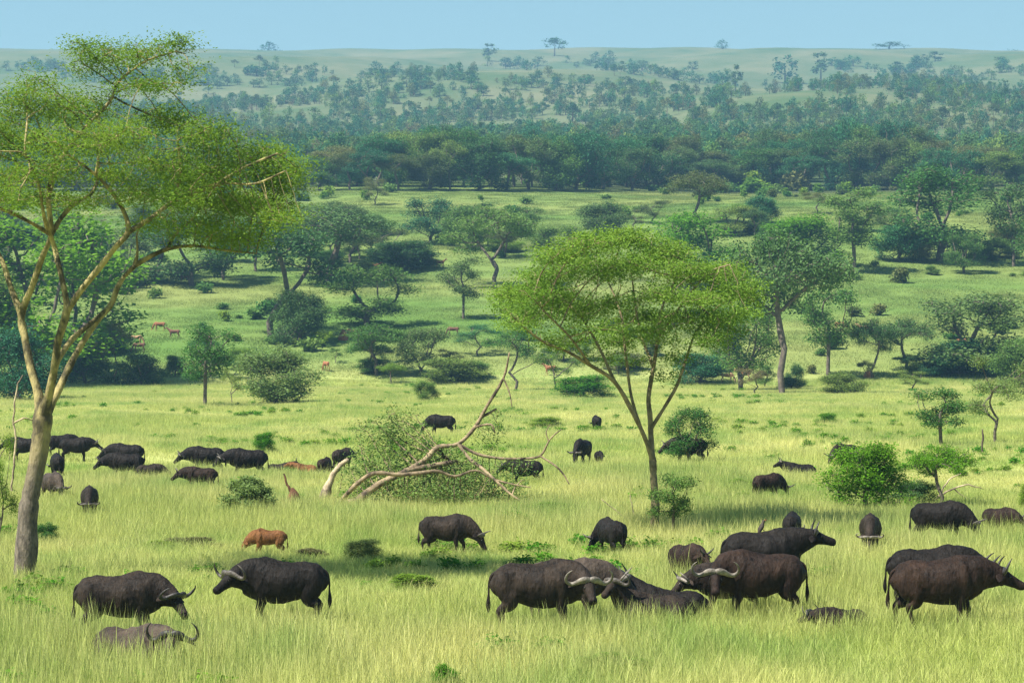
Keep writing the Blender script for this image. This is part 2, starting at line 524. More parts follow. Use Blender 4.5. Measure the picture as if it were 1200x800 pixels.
HEADST = [(-.14, .09, .12, 0), (-.02, .135, .155, 0), (.08, .14, .155, -.01), (.18, .12, .135, -.02), (.29, .100, .116, -.025), (.39, .096, .104, -.03), (.46, .108, .102, -.035), (.515, .092, .078, -.04), (.54, .04, .035, -.04)]
def make_body(pose, calf=False, hump=0.):
    E, pitch, yaw, hy, legs, lie = pose
    mb = MB(); dz = -.66 if lie else 0.
    T = [(-1.20, 1.14, .06, .10), (-1.16, 1.12, .15, .20), (-1.02, 1.09, .25, .31), (-.78, 1.08, .31, .355), (-.45, 1.035, .365, .395), (-.05, 1.0, .41, .43), (.25, 1.02, .39, .455), (.5, 1.06, .33, .455), (.72, 1.08, .28, .42), (.9, 1.08, .2, .32)]
    if calf: T = [(x, z+.03, w*.88, h*.84) for x, z, w, h in T]
    mb.loft([(x, 0, z+dz) for x, z, w, h in T], [w for *_, w, h in T], [h for *_, h in T], n=20)
    # withers, hips, haunches, shoulders
    mb.ball((.34, 0, 1.30+dz+hump), (.42, .17, .24)); mb.ball((-.74, 0, 1.30+dz), (.34, .20, .15))
    for s in (-1, 1):
        mb.loft([(-.50, s*.20, 1.22+dz), (-.60, s*.215, 1.275+dz), (-.74, s*.20, 1.265+dz), (-1.08, s*.10, 1.20+dz)], [.05, .075, .075, .06], [.05, .07, .07, .06], n=10)
        mb.loft([(.30, s*.20, 1.36+dz), (.42, s*.29, 1.12+dz), (.56, s*.27, .86+dz)], [.06, .10, .08], [.05, .06, .06], ref=(1, 0, 0), n=10)
        mb.ball((.46, s*.24, 1.03+dz), (.20, .13, .36)); mb.ball((-.84, s*.20, 1.0+dz), (.27, .15, .36))
    mb.loft([(-1.05, 0, 1.33+dz), (-.7, 0, 1.415+dz), (-.3, 0, 1.40+dz), (.1, 0, 1.455+dz), (.4, 0, 1.52+dz+hump), (.65, 0, 1.44+dz)], [.04, .05, .05, .06, .07, .05], [.04, .06, .055, .06, .06, .05], n=10)
    # neck (bends to the side as well)
    S = Vector((.42, 0, 1.14+dz)); ez = E[1]+dz*(.35 if lie else 1)
    Lh = E[0]-S.x
    def nk(t, z):
        a = yaw*t
        return (S.x+Lh*t*math.cos(a*.7), Lh*t*math.sin(a*.7), z)
    zz = [S.z, S.z+(ez-S.z)*.22+.04, S.z+(ez-S.z)*.60+.03, ez]
    mb.loft([nk(t, z) for t, z in zip((0, .4, .72, 1.), zz)], [.31, .265, .20, .15], [.42, .38, .29, .195], n=16)
    Ep = Vector(nk(1., ez))
    M = head_frame(Ep, pitch, hy)
    pts = [M @ Vector((a, 0, c)) for a, b, h, c in HEADST]
    lu = M.to_3x3()@Vector((0, 0, 1))
    k = 1.05 if calf else 1.
    mb.loft([tuple(p) for p in pts], [b*k for a, b, h, c in HEADST], [h*k for a, b, h, c in HEADST], ref=tuple(lu), n=14)
    if lie:
        for s in (-1, 1):
            mb.loft([(.55, s*.28, .38), (.72, s*.33, .16), (.45, s*.36, .07), (.25, s*.33, .06)], [.13, .09, .06, .05], [.15, .09, .06, .05], ref=(0, 0, 1), n=10)
            mb.loft([(-.75, s*.30, .42), (-.5, s*.42, .24), (-.7, s*.46, .08), (-.35, s*.42, .06)], [.18, .15, .08, .05], [.2, .15, .08, .05], ref=(0, 0, 1), n=10)
    else:
        for i, s in enumerate((1, -1)):
            leg(mb, (.50, .98), None, True, legs[i], s*.20)
            leg(mb, (-.82, 1.0), None, False, legs[2+i], s*.20)
    me = fuse(mb.mesh('raw'), .027, 8, 'buffalo_body')
    v = np.empty(len(me.vertices)*3, np.float32); me.vertices.foreach_get('co', v); v = v.reshape(-1, 3)
    from mathutils import noise as mn
    nv = np.empty(len(me.vertices)*3, np.float32); me.vertices.foreach_get('normal', nv); nv = nv.reshape(-1, 3)
    o_ = Vector((len(_bod)*3.7, 1.3, 0))
    ds = np.array([mn.noise(Vector((q[0]*5.5, q[1]*5, q[2]*2.2))+o_)*.020+mn.noise(Vector((q[0]*14, q[1]*12, q[2]*9))+o_)*.009 for q in v])
    hd = np.array([(M.inverted() @ Vector(q.tolist())).x > -.1 for q in v]); ds[hd] *= .35; ds[v[:, 2] < .5] *= .4
    v += nv*ds[:, None]
    v[:, 2] -= .035*np.exp(-((v[:, 0]+.1)/.5)**2)*(v[:, 2] < .85+dz)*(1 if not lie else 0)
    sx = .87; v[:, 0] = np.where(v[:, 0] < .55, v[:, 0]*sx, .55*sx+(v[:, 0]-.55)*.97); me.vertices.foreach_set('co', v.ravel()); me.update()
    M = M.copy(); M.translation.x = .55*sx+(M.translation.x-.55)*.97
    return me, M, dz

def horn_mesh(side, kind):
    mb = MB(); s = side
    if kind == 'bull':
        p = [(.03, .01, .135), (.02, .10, .155), (.0, .20, .125), (-.03, .31, .03), (-.05, .42, -.02), (-.06, .52, .02), (-.06, .575, .13), (-.05, .56, .27), (-.04, .50, .37), (-.03, .45, .42)]
        ru = [.085, .09, .072, .052, .044, .038, .030, .021, .012, .004]; rv = [.05, .055, .05, .045, .042, .036, .029, .02, .012, .004]
    elif kind == 'cow':
        p = [(.0, .07, .13), (-.02, .15, .145), (-.04, .25, .10), (-.06, .35, .06), (-.07, .43, .09), (-.07, .48, .19), (-.06, .47, .31), (-.04, .42, .41), (-.03, .38, .45)]
        ru = [.055, .058, .05, .043, .037, .03, .021, .011, .004]; rv = ru
    elif kind == 'young':
        p = [(-.02, .07, .13), (-.04, .14, .18), (-.06, .22, .24), (-.07, .28, .33), (-.07, .29, .42)]
        ru = [.042, .038, .03, .018, .004]; rv = ru
    else:
        p = [(-.02, .08, .12), (-.03, .10, .17), (-.04, .115, .22)]; ru = [.028, .02, .005]; rv = ru
    q = {'bull': .84, 'cow': .9}.get(kind, 1.)
    mb.loft([(a, b*s*q, .12+(c-.12)*q) for a, b, c in p], ru, rv, ref=(1, 0, 0), n=10, k=4)
    return mb.mesh('horn')
def ear_mesh(side):
    mb = MB(); s = side
    mb.loft([(-.05, .11*s, .02), (-.08, .19*s, .0), (-.10, .28*s, -.04), (-.11, .36*s, -.09), (-.11, .41*s, -.14)], [.03, .075, .09, .06, .008], [.022, .02, .016, .012, .004], ref=(0, 0, 1), n=8, k=3)
    return mb.mesh('ear')
def eye_mesh(side):
    mb = MB(); mb.ball((.13, .118*side, .045), (.03, .022, .025), n=8); return mb.mesh('eye')
def tail_mesh(sw):
    mb = MB()
    mb.loft([(-1.08, 0, 1.27), (-1.185, 0, 1.20), (-1.235, sw*.3, 1.02), (-1.24, sw*.7, .84), (-1.25, sw, .68), (-1.25, sw*1.05, .56), (-1.24, sw, .44)], [.045, .035, .024, .02, .04, .045, .01], [.045, .035, .024, .02, .04, .045, .01], ref=(1, 0, 0), n=8, k=3)
    return mb.mesh('tail')

def hide_mat(name, dark, mid, dust, amt):
    """short coat: two tones of hair, dried mud in patches, fine streaks"""
    m, t, out = newmat(name)
    tc = t.n('ShaderNodeTexCoord'); v = tc.outputs['Object']; oi = t.n('ShaderNodeObjectInfo')
    off = t.n('ShaderNodeVectorMath', operation='ADD'); t.l(v, off.inputs[0])
    cb = t.n('ShaderNodeCombineXYZ'); t.l(t.math('MULTIPLY', oi.outputs['Random'], 37.), cb.inputs[0]); t.l(cb.outputs[0], off.inputs[1]); v = off.outputs[0]
    c = t.mix(t.ramp(t.noise(v, 3.2, 6, .65), .36, .64), dark, mid)
    c = t.mix(t.math('MULTIPLY', t.ramp(t.noise(t.scalevec(v, (1, 1, .6)), 2.1, 6, .7), .46, .66), amt), c, dust)
    c = t.mix(t.ramp(t.noise(t.scalevec(v, (1, 1, .35)), 22., 4, .7), .35, .7, .0, .45), c, dust)
    p = t.n('ShaderNodeBsdfPrincipled'); t.l(c, p.inputs['Base Color'])
    p.inputs['Specular IOR Level'].default_value = .13
    t.l(t.ramp(t.noise(v, 9., 4), .35, .65, .42, .75), p.inputs['Roughness'])
    b = t.n('ShaderNodeBump'); b.inputs['Strength'].default_value = .9; b.inputs['Distance'].default_value = .04
    t.l(t.noise(t.scalevec(v, (1.3, 1, .45)), 13., 5, .7), b.inputs['Height']); t.l(b.outputs[0], p.inputs['Normal'])
    t.l(p.outputs[0], out.inputs['Surface']); return m
M_hide = {
 'black': hide_mat('hide_black', (.0016, .0013, .0012), (.0055, .0044, .0038), (.030, .023, .018), .28),
 'dusty': hide_mat('hide_dusty', (.0026, .002, .0017), (.0125, .009, .007), (.058, .041, .029), .6),
 'brown': hide_mat('hide_brown', (.0026, .0018, .0014), (.0125, .0075, .005), (.056, .032, .021), .5),
 'grey': hide_mat('hide_grey', (.012, .009, .0075), (.045, .033, .026), (.10, .075, .055), .8),
 'red': hide_mat('hide_red', (.06, .022, .009), (.19, .075, .024), (.24, .12, .045), .4),
}
M_horn = solid_mat('horn_grey', (.03, .026, .022), (.13, .11, .09), 5., .5, .6, 22, .4)
M_hornpale = solid_mat('horn_pale', (.05, .042, .034), (.30, .26, .21), 5., .5, .6, 22, .4)
M_horndark = solid_mat('horn_dark', (.015, .013, .012), (.05, .043, .038), 5., .45, .5, 22, .4)
M_eye = solid_mat('eye_dark', (.004, .003, .003), (.008, .006, .005), 3., .1, 0, 1, .6)
HORNS = {(k, s): horn_mesh(s, k) for k in ('bull', 'cow', 'young', 'bud') for s in (1, -1)}
EARS = {s: ear_mesh(s) for s in (1, -1)}
EYES = {s: eye_mesh(s) for s in (1, -1)}
TAILS = [tail_mesh(.0), tail_mesh(.12), tail_mesh(-.10)]

R_ = math.radians
POSES = {   # neck end (x, z), pitch, neck yaw, head yaw, leg offsets FL FR HL HR, lying
 'level':    ((1.26, 1.10), R_(-34), 0, 0, (.05, -.04, .0, -.12), False),
 'levelup':  ((1.28, 1.34), R_(-12), 0, 0, (.0, .05, -.10, .05), False),
 'walk':     ((1.34, 1.12), R_(-22), 0, 0, (.22, -.18, -.20, .18), False),
 'low':      ((1.34, 1.00), R_(-38), 0, 0, (.10, -.06, .06, -.12), False),
 'graze':    ((1.28, .70), R_(-62), 0, 0, (.16, -.12, .08, -.14), False),
 'grazeL':   ((1.20, .66), R_(-58), R_(28), R_(38), (.12, -.10, .10, -.06), False),
 'grazeR':   ((1.20, .66), R_(-58), R_(-28), R_(-38), (-.08, .14, -.12, .08), False),
 'faceR':    ((1.14, 1.04), R_(-34), R_(-45), R_(-78), (.05, -.04, .0, -.1), False),
 'faceL':    ((1.14, 1.02), R_(-34), R_(45), R_(78), (.05, -.04, .0, -.1), False),
 'lookL':    ((1.20, 1.10), R_(-26), R_(25), R_(42), (.05, -.04, .0, -.1), False),
 'lowR':     ((1.26, .96), R_(-44), R_(-22), R_(-40), (.10, -.06, .06, -.12), False),
 'lielow':   ((1.16, .86), R_(-20), R_(-20), R_(-62), None, True),
 'lookR':    ((1.20, 1.22), R_(-18), R_(-30), R_(-45), (.05, -.04, .0, -.1), False),
 'lieup':    ((1.20, 1.34), R_(-24), 0, 0, None, True),
 'lieupL':   ((1.14, 1.30), R_(-24), R_(25), R_(50), None, True),
 'lie':      ((1.22, 1.10), R_(-20), 0, 0, None, True),
 'lieR':     ((1.12, 1.02), R_(-16), R_(-35), R_(-60), None, True),
}
_bod = {}
def body_of(pose, calf):
    k = (pose, calf)
    if k not in _bod: _bod[k] = make_body(POSES[pose], calf)
    return _bod[k]

def buffalo(px, ytop, s, heading, pose, hide, horn, label, hornmat=None, yf=None, tail=0, group='buffaloes of the grazing herd', calf=False, eyes=True, cat='buffalo', name='buffalo', roll=0., dlt=0.):
    """heading in degrees: 0 = to the right, 90 = away, 180 = to the left, 270 = to the camera"""
    me, M, dz = body_of(pose, calf)
    if yf is None:
        top = 1.54+dz
        k = s*top/CAMZ
        yf = (ytop-400*k)/(1-k)
    p = at(px, yf)
    root = empty(name, (p.x, p.y+dlt, float(ground(p.x, p.y+dlt))), R_(heading), s)
    root.rotation_euler.x = R_(roll)
    obj('body', me, root, M_hide[hide])
    hm = hornmat or M_horn
    for sd in (1, -1):
        for nm, ms, mt in (('horn', HORNS[(horn, sd)], hm), ('ear', EARS[sd], M_hide[hide])) + ((('eye', EYES[sd], M_eye),) if eyes else ()):
            o = obj(nm, ms, root, mt); o.matrix_local = M.copy()
    o = obj('tail', TAILS[tail], root, M_hide[hide]); o.location = (.15, 0, dz)
    tag(root, label, cat, group)
    return root

# ------------------------------------------------------------------ antelopes
def make_antelope(graze):
    mb = MB()
    T = [(-.62, .86, .05, .08), (-.56, .86, .12, .15), (-.35, .84, .15, .18), (0, .80, .17, .20), (.3, .84, .16, .20), (.5, .90, .11, .17)]
    mb.loft([(x, 0, z) for x, z, *_ in T], [a[2] for a in T], [a[3] for a in T], n=12)
    E = Vector((.78, 0, .34)) if graze else Vector((.76, 0, 1.22)); pitch = R_(-60) if graze else R_(-25)
    mb.loft([(.40, 0, .92), ((.62, 0, .72) if graze else (.62, 0, 1.06)), tuple(E)], [.11, .08, .06], [.17, .11, .07], n=10)
    M = head_frame(E, pitch, 0)
    hs = [(-.06, .05, .06), (.02, .07, .08), (.12, .055, .065), (.24, .035, .04), (.29, .02, .02)]
    mb.loft([tuple(M @ Vector((a, 0, 0))) for a, b, c in hs], [b for a, b, c in hs], [c for a, b, c in hs], ref=tuple(M.to_3x3()@Vector((0, 0, 1))), n=10)
    for s in (-1, 1):
        for (x, w) in ((.38, 0), (-.46, 1)):
            d = .06*s
            mb.loft([(x, s*.08, .82), (x+(.03 if w else 0), s*.1, .6), (x-(.08 if w else 0)+d*.5, s*.1, .4), (x-.03*w+d, s*.1, .12), (x+d, s*.1, 0)], [.08, .06, .035, .024, .03], [.13 if w else .1, .085, .04, .026, .035], ref=(1, 0, 0), n=8, k=3)
    body = fuse(mb.mesh('raw'), .022, 3, 'antelope_body')
    hb = {}
    for s in (-1, 1):
        h = MB(); h.loft([(-.0, .035*s, .06), (-.04, .07*s, .16), (-.12, .11*s, .26), (-.14, .10*s, .36), (-.10, .09*s, .44)], [.022, .02, .017, .012, .003], [.022, .02, .017, .012, .003], ref=(1, 0, 0), n=6, k=3)
        hb[s] = h.mesh('horn')
    t = MB(); t.loft([(-.60, 0, .93), (-.68, 0, .80), (-.69, 0, .55)], [.02, .02, .012], [.02, .02, .012], ref=(1, 0, 0), n=6)
    return body, M, hb, t.mesh('tail')
ANT = None
def antelope(px, yf, heading, graze, tone, label, s=1.):
    global ANT
    if ANT is None: ANT = {True: make_antelope(True), False: make_antelope(False)}
    body, M, hb, tl = ANT[graze]
    p = at(px, yf)
    root = empty('antelope', p, R_(heading), s)
    obj('body', body, root, M_ant[tone])
    for sd in (1, -1):
        o = obj('horn', hb[sd], root, M_horndark); o.matrix_local = M.copy()
    obj('tail', tl, root, M_ant[tone])
    tag(root, label, 'antelope', 'antelopes on the green slope')
    return root
M_ant = {'red': solid_mat('coat_red', (.22, .085, .04), (.33, .14, .065), 2., .75, .2, 40), 'dark': solid_mat('coat_dark', (.10, .045, .03), (.19, .08, .05), 2., .75, .2, 40), 'tan': solid_mat('coat_tan', (.30, .16, .08), (.40, .24, .13), 2., .75, .2, 40)}
SUN_E = 5.0; SKY_E = .05; EXPO = 1.25
HAZE_C = (.35, .69, 1., 1); HAZE_D = .00018
LEAF_HERO = 5
# ------------------------------------------------------------------ camera, sun, sky, air
cam = bpy.data.cameras.new('camera'); cam.lens = 100; cam.sensor_width = 36; cam.clip_start = .5; cam.clip_end = 20000
co = bpy.data.objects.new('camera', cam); COL.objects.link(co); co.location = (0, 0, CAMZ); co.rotation_euler = (math.pi/2, 0, 0)
scene.camera = co
SUN = Vector((-.60, -.34, .95)).normalized()
sl = bpy.data.lights.new('sun', 'SUN'); sl.energy = SUN_E; sl.angle = math.radians(.5); sl.color = (1, .955, .87)
so = bpy.data.objects.new('sun', sl); COL.objects.link(so); so.location = (-60, -30, 80)
so.rotation_euler = SUN.to_track_quat('Z', 'Y').to_euler()
w = bpy.data.worlds.new('World'); scene.world = w; w.use_nodes = True
nt = w.node_tree; bg = nt.nodes['Background']; sky = nt.nodes.new('ShaderNodeTexSky'); sky.sky_type = 'NISHITA'
sky.sun_disc = False; sky.sun_elevation = math.asin(SUN.z); sky.sun_rotation = math.atan2(SUN.x, SUN.y)
sky.air_density = 1.0; sky.dust_density = .25; sky.ozone_density = 1.2
_w = NT(nt); _w.l(_w.mix(1., sky.outputs[0], (.93, 1.06, .98), 'MULTIPLY'), bg.inputs[0]); bg.inputs[1].default_value = SKY_E
vs = scene.view_settings; vs.view_transform = 'Standard'; vs.look = 'None'; vs.exposure = EXPO; vs.gamma = 1; vs.use_curve_mapping = False
cy = scene.cycles; cy.max_bounces = 6; cy.diffuse_bounces = 3; cy.glossy_bounces = 2; cy.transmission_bounces = 4; cy.transparent_max_bounces = 8; cy.volume_bounces = 0
cy.use_denoising = True
try: cy.denoiser = 'OPENIMAGEDENOISE'; cy.denoising_prefilter = 'NONE'
except Exception: pass

# ------------------------------------------------------------------ ground
ry = np.concatenate([np.arange(-100, 45, 8.), np.geomspace(45, 365, 110), np.arange(368, 780, 4.), np.geomspace(785, 4200, 150)])
u = np.linspace(-1, 1, 141); u = u*np.abs(u)**.35
GX = u[None, :]*(90+.48*np.maximum(ry, 0))[:, None]; GY = np.repeat(ry[:, None], len(u), 1)
GZ = ground(GX, GY)
i = np.arange(len(ry)-1)[:, None]*len(u)+np.arange(len(u)-1)[None]
gf = np.stack([i, i+1, i+1+len(u), i+len(u)], -1).reshape(-1, 4)
m, t, out = newmat('ground_sward')
gc = grass_colour(t)
hs = t.n('ShaderNodeHueSaturation'); hs.inputs['Value'].default_value = .8; t.l(gc, hs.inputs['Color'])
d_ = t.n('ShaderNodeBsdfDiffuse'); t.l(hs.outputs[0], d_.inputs[0])
bp = t.n('ShaderNodeBump'); bp.inputs['Strength'].default_value = .6; bp.inputs['Distance'].default_value = .4
t.l(t.noise(t.n('ShaderNodeNewGeometry').outputs['Position'], 1.2, 4, .7), bp.inputs['Height']); t.l(bp.outputs[0], d_.inputs['Normal'])
t.l(d_.outputs[0], out.inputs[0])
tag(obj('ground', mesh_np('ground', np.stack([GX, GY, GZ], -1).reshape(-1, 3), [gf], m, True)), kind='structure')

# ------------------------------------------------------------------ grass
def grass_patch(nb, rad, hgt, wid, seed, seg=3, stalk=.12, lean=.35):
    r = np.random.default_rng(seed)
    n = nb; q = np.sqrt(r.random(n))*rad; a = r.random(n)*6.283
    b = np.stack([q*np.cos(a), q*np.sin(a), np.full(n, -.05)], 1)
    # clumps
    st = r.random(n) < stalk
    h = hgt*r.uniform(.55, 1.15, n)*np.where(st, 1.4, 1); w = wid*r.uniform(.6, 1.3, n)*np.where(st, .55, 1)
    fa = r.random(n)*6.283; fd = np.stack([np.cos(fa), np.sin(fa), np.zeros(n)], 1)
    la = r.random(n)*6.283; ld = np.stack([np.cos(la), np.sin(la), np.zeros(n)], 1)*(r.random(n)*lean*h)[:, None]*np.where(st, .5, 1)[:, None]
    V = []; H = []
    ts = np.linspace(0, 1, seg+1)
    for k, tt in enumerate(ts):
        c = b+np.array([0, 0, 1])*(h*tt*(1-.12*tt))[:, None]+ld*(tt**2)
        ww = w*(1-tt**1.5)*.5
        ww = np.where(st & (tt > .6), w*1.5*(1-tt)*1.6+.0, ww) if k < seg else ww
        if k < seg:
            V += [c-fd*ww[:, None], c+fd*ww[:, None]]; H += [np.full(n, tt)]*2
        else:
            V += [c]; H += [np.full(n, tt)]
    nv = 2*seg+1
    V = np.stack(V, 1).reshape(-1, 3); H = np.stack(H, 1).ravel()
    base = np.arange(n)[:, None]*nv
    f4 = np.concatenate([base+np.array([2*k, 2*k+1, 2*k+3, 2*k+2]) for k in range(seg-1)]) if seg > 1 else np.zeros((0, 4), int)
    f3 = base+np.array([2*seg-2, 2*seg-1, 2*seg])
    fl = ([f4] if len(f4) else [])+[f3]
    return mesh_np('grass_patch', V, fl, M_grass, False, {'h': H})
M_grass = grass_mat('grass_blades', .65)
def jgrid(d0, d1, step, margin=6, slope=.2, seed=0):
    r = np.random.default_rng(seed); ys = []; xs = []
    y = d0
    while y < d1:
        hw = slope*y+margin; x = np.arange(-hw, hw, step)+r.uniform(-.5, .5)*step
        xs.append(x+r.uniform(-.45, .45, len(x))*step); ys.append(np.full(len(x), y)+r.uniform(-.45, .45, len(x))*step); y += step
    return np.concatenate(xs), np.concatenate(ys)
def sward(name, x, y, protos, s0, s1, label, seed, zs=None):
    r = np.random.default_rng(seed); n = len(x); z = ground(x, y)
    rot = np.stack([np.zeros(n), np.zeros(n), r.uniform(0, 6.28, n)], 1)
    if y.max() > 400:       # lay every patch along the slope it grows on
        sy = np.arctan((ground(x, y+1.5)-ground(x, y-1.5))/3); sx_ = -np.arctan((ground(x+1.5, y)-ground(x-1.5, y))/3)
        for k in range(n):
            rot[k] = (Matrix.Rotation(sy[k], 3, 'X') @ Matrix.Rotation(sx_[k], 3, 'Y') @ Matrix.Rotation(rot[k, 2], 3, 'Z')).to_euler()
    hv = .45+1.0*vnoise(x, y, 7., 10., 5)*(.45+1.05*vnoise(x, y, 1.7, 2., 9))
    s = r.uniform(s0, s1, n); sc = np.stack([s, s, hv*r.uniform(.85, 1.15, n)*(1 if zs is None else zs)], 1)
    return scatter(name, np.stack([x, y, z], 1), rot, sc, r.integers(0, len(protos), n), protos, label, 'grass')
x, y = jgrid(44, 125, .8, 4, seed=1)
sward('tall_grass', x, y, [grass_patch(310, .75, .60, .0105, 10+k, 3, .22, .6) for k in range(5)], .9, 1.15, 'tall yellow green grass with straw seed heads across the near meadow', 1, zs=np.interp(y, [60, 125], [1.05, .70]))
x, y = jgrid(124, 372, 2.0, 5, seed=2)
sward('meadow_grass', x, y, [grass_patch(380, 1.7, .43, .022, 30+k, 2, .16, .6) for k in range(4)], .9, 1.15, 'pale green and straw coloured grass covering the far meadow', 2)
_r = np.random.default_rng(3); y = 366+424*_r.random(11000)**.85; x = _r.uniform(-1, 1, 11000)*(.2*y+12)
sward('slope_grass', x, y, [grass_patch(220, 2.6, .28, .075, 50+k, 1, .0, .5) for k in range(3)], .9, 1.2, 'green grass of the tree dotted slope beyond the meadow', 3)

# ------------------------------------------------------------------ foliage and bark
L_yel = leaf_mat('leaf_yellow_green', (.115, .215, .03), (.24, .335, .05), .45, .6)
L_acacia = leaf_mat('leaf_acacia', (.10, .20, .028), (.20, .32, .045), .45, .6)
L_cen = leaf_mat('leaf_fresh', (.075, .19, .03), (.17, .31, .05), .42, .6)
L_bright = leaf_mat('leaf_bright', (.06, .19, .015), (.12, .29, .025), .4, 1.)
L_mid = leaf_mat('leaf_mid', (.065, .15, .038), (.15, .26, .06), .3, .5, .5)
L_dark = leaf_mat('leaf_dark', (.042, .105, .038), (.10, .19, .06), .25, .5, .5)
L_blue = leaf_mat('leaf_blue_green', (.028, .115, .055), (.065, .19, .08), .25, .5, .3)
L_olive = leaf_mat('leaf_olive', (.09, .125, .04), (.16, .19, .07), .3, .6, .5)
L_sage = leaf_mat('leaf_sage', (.12, .19, .06), (.24, .32, .11), .4, .8, .2)
L_dry = leaf_mat('leaf_dry', (.12, .11, .05), (.19, .175, .085), .25, .6, .4)
B_hero = solid_mat('bark_yellow', (.065, .055, .028), (.36, .295, .125), 3., .8, 1., 14, .2, .40, .60, stretch=(1, 1, .6))
_t = NT(B_hero.node_tree); _p = [q for q in B_hero.node_tree.nodes if q.type == 'BSDF_PRINCIPLED'][0]; _c = _p.inputs['Base Color'].links[0].from_socket
_tc = _t.n('ShaderNodeTexCoord'); _s = _t.n('ShaderNodeSeparateXYZ'); _t.l(_tc.outputs['Object'], _s.inputs[0])
_rough = _t.mix(_t.ramp(_t.noise(_t.scalevec(_tc.outputs['Object'], (1, 1, .35)), 9., 5, .7), .35, .65), (.05, .042, .035), (.20, .165, .125))
_t.l(_t.mix(_t.ramp(_t.math('ADD', _s.outputs['Z'], _t.math('MULTIPLY', _t.noise(_tc.outputs['Object'], 1.5), 2.2)), 3.2, 5.4), _rough, _c), _p.inputs['Base Color'])
B_low = solid_mat('bark_brown', (.055, .042, .030), (.15, .12, .085), 4., .9, 1., 12, .2, stretch=(1, 1, .35))
L_fall = leaf_mat('leaf_fallen', (.08, .16, .04), (.19, .29, .08), .35, .8, .2)
B_fall = solid_mat('wood_tan', (.06, .044, .03), (.34, .255, .15), 2.6, .8, 1., 14, .2, .36, .62)
B_grey = solid_mat('bark_grey', (.07, .055, .045), (.17, .14, .11), 3., .9, .4, 14, .2)
B_dead = solid_mat('dead_wood', (.13, .10, .07), (.52, .41, .26), 2.6, .8, .8, 14, .25, .38, .60)
B_tan = solid_mat('bark_tan', (.11, .085, .045), (.30, .24, .13), 3., .85, .6, 14, .2)

def traced(d0, paths):
    """paths of (px, py, depth offset, width px) -> skeleton in metres; each path starts at the nearest node so far"""
    pxm = F/d0
    N = []; par = []; rm = []; scr = []
    for path in paths:
        P = [np.array([*P3(a, b, d0+c)]) for a, b, c, w_ in path]
        W = [w_/2/pxm*(.82 if w_ < 15 else .95) for *_, w_ in path]
        if not N:
            N.append(P[0]); par.append(-1); rm.append(W[0]); scr.append(path[0][:2]); last = 0
        else:
            k = int(np.argmin([math.hypot(path[0][0]-s_[0], path[0][1]-s_[1])+(0 if rm[i_] > 0 else 50) for i_, s_ in enumerate(scr)])); last = k
        A = np.column_stack([np.vstack([N[last][None], np.array(P[1:])]), W, [p_[0] for p_ in path], [p_[1] for p_ in path]])
        A = dens(A, 4)
        for q in A[1:]:
            if np.linalg.norm(q[:3]-N[last]) < .08: continue
            N.append(q[:3]); par.append(last); rm.append(max(q[3], .006)); scr.append((q[4], q[5])); last = len(N)-1
    return N, par, rm

def hero(name, d0, paths, padlist, label, leafm, bark, rtip=.007, leaf=.07, per=14, spread=.2, D=.2, dk=.27, seed=3, thick=.02, skip=6, depth=3.5, flat=.4, many=5., tall=1.6, di=1.3, spray=.22):
    r = np.random.default_rng(seed); pxm = F/d0
    N, par, rm = traced(d0, paths); n0 = len(N)
    sp = []
    for (px, py, rx, ry_, n, *dy) in padlist:
        for dd in (dy or [r.uniform(-depth, depth), r.uniform(-depth, depth)]):
            c = P3(px, py, d0+dd); sp.append((c.x, c.y, c.z, rx/pxm, rx/pxm*.8, ry_/pxm*tall, int(n*many)))
    A = pads(sp, r)
    allN, allp = grow(N, par, A, D=D, di=di, dk=dk, iters=160, up=.02, maxn=14000, rng=r)
    rmin = np.zeros(len(allN)); rmin[:n0] = rm
    tm, RR, has = tree_skin('trunk', allN, allp, rtip=rtip, ex=2.2, rmin=rmin, sides=10, mat=bark, rmax=.06)
    b = at(*paths[0][0][:2]); base = Vector((allN[0][0], allN[0][1], float(ground(allN[0][0], allN[0][1]))))
    thin = allN[n0:][(RR[n0:] < thick)]
    thin = np.concatenate([thin, A])
    cm = leaves('crown', thin, leaf, spread, flat, per, up=.7, mat=leafm, rng=r, spray=spray)
    for me_ in (tm, cm): me_.transform(Matrix.Translation(-base))
    root = empty(name, base); obj('trunk', tm, root); obj('crown', cm, root)
    tag(root, label, 'tree')
    print(name, len(allN), 'nodes', len(thin)*per, 'leaves')
    return root

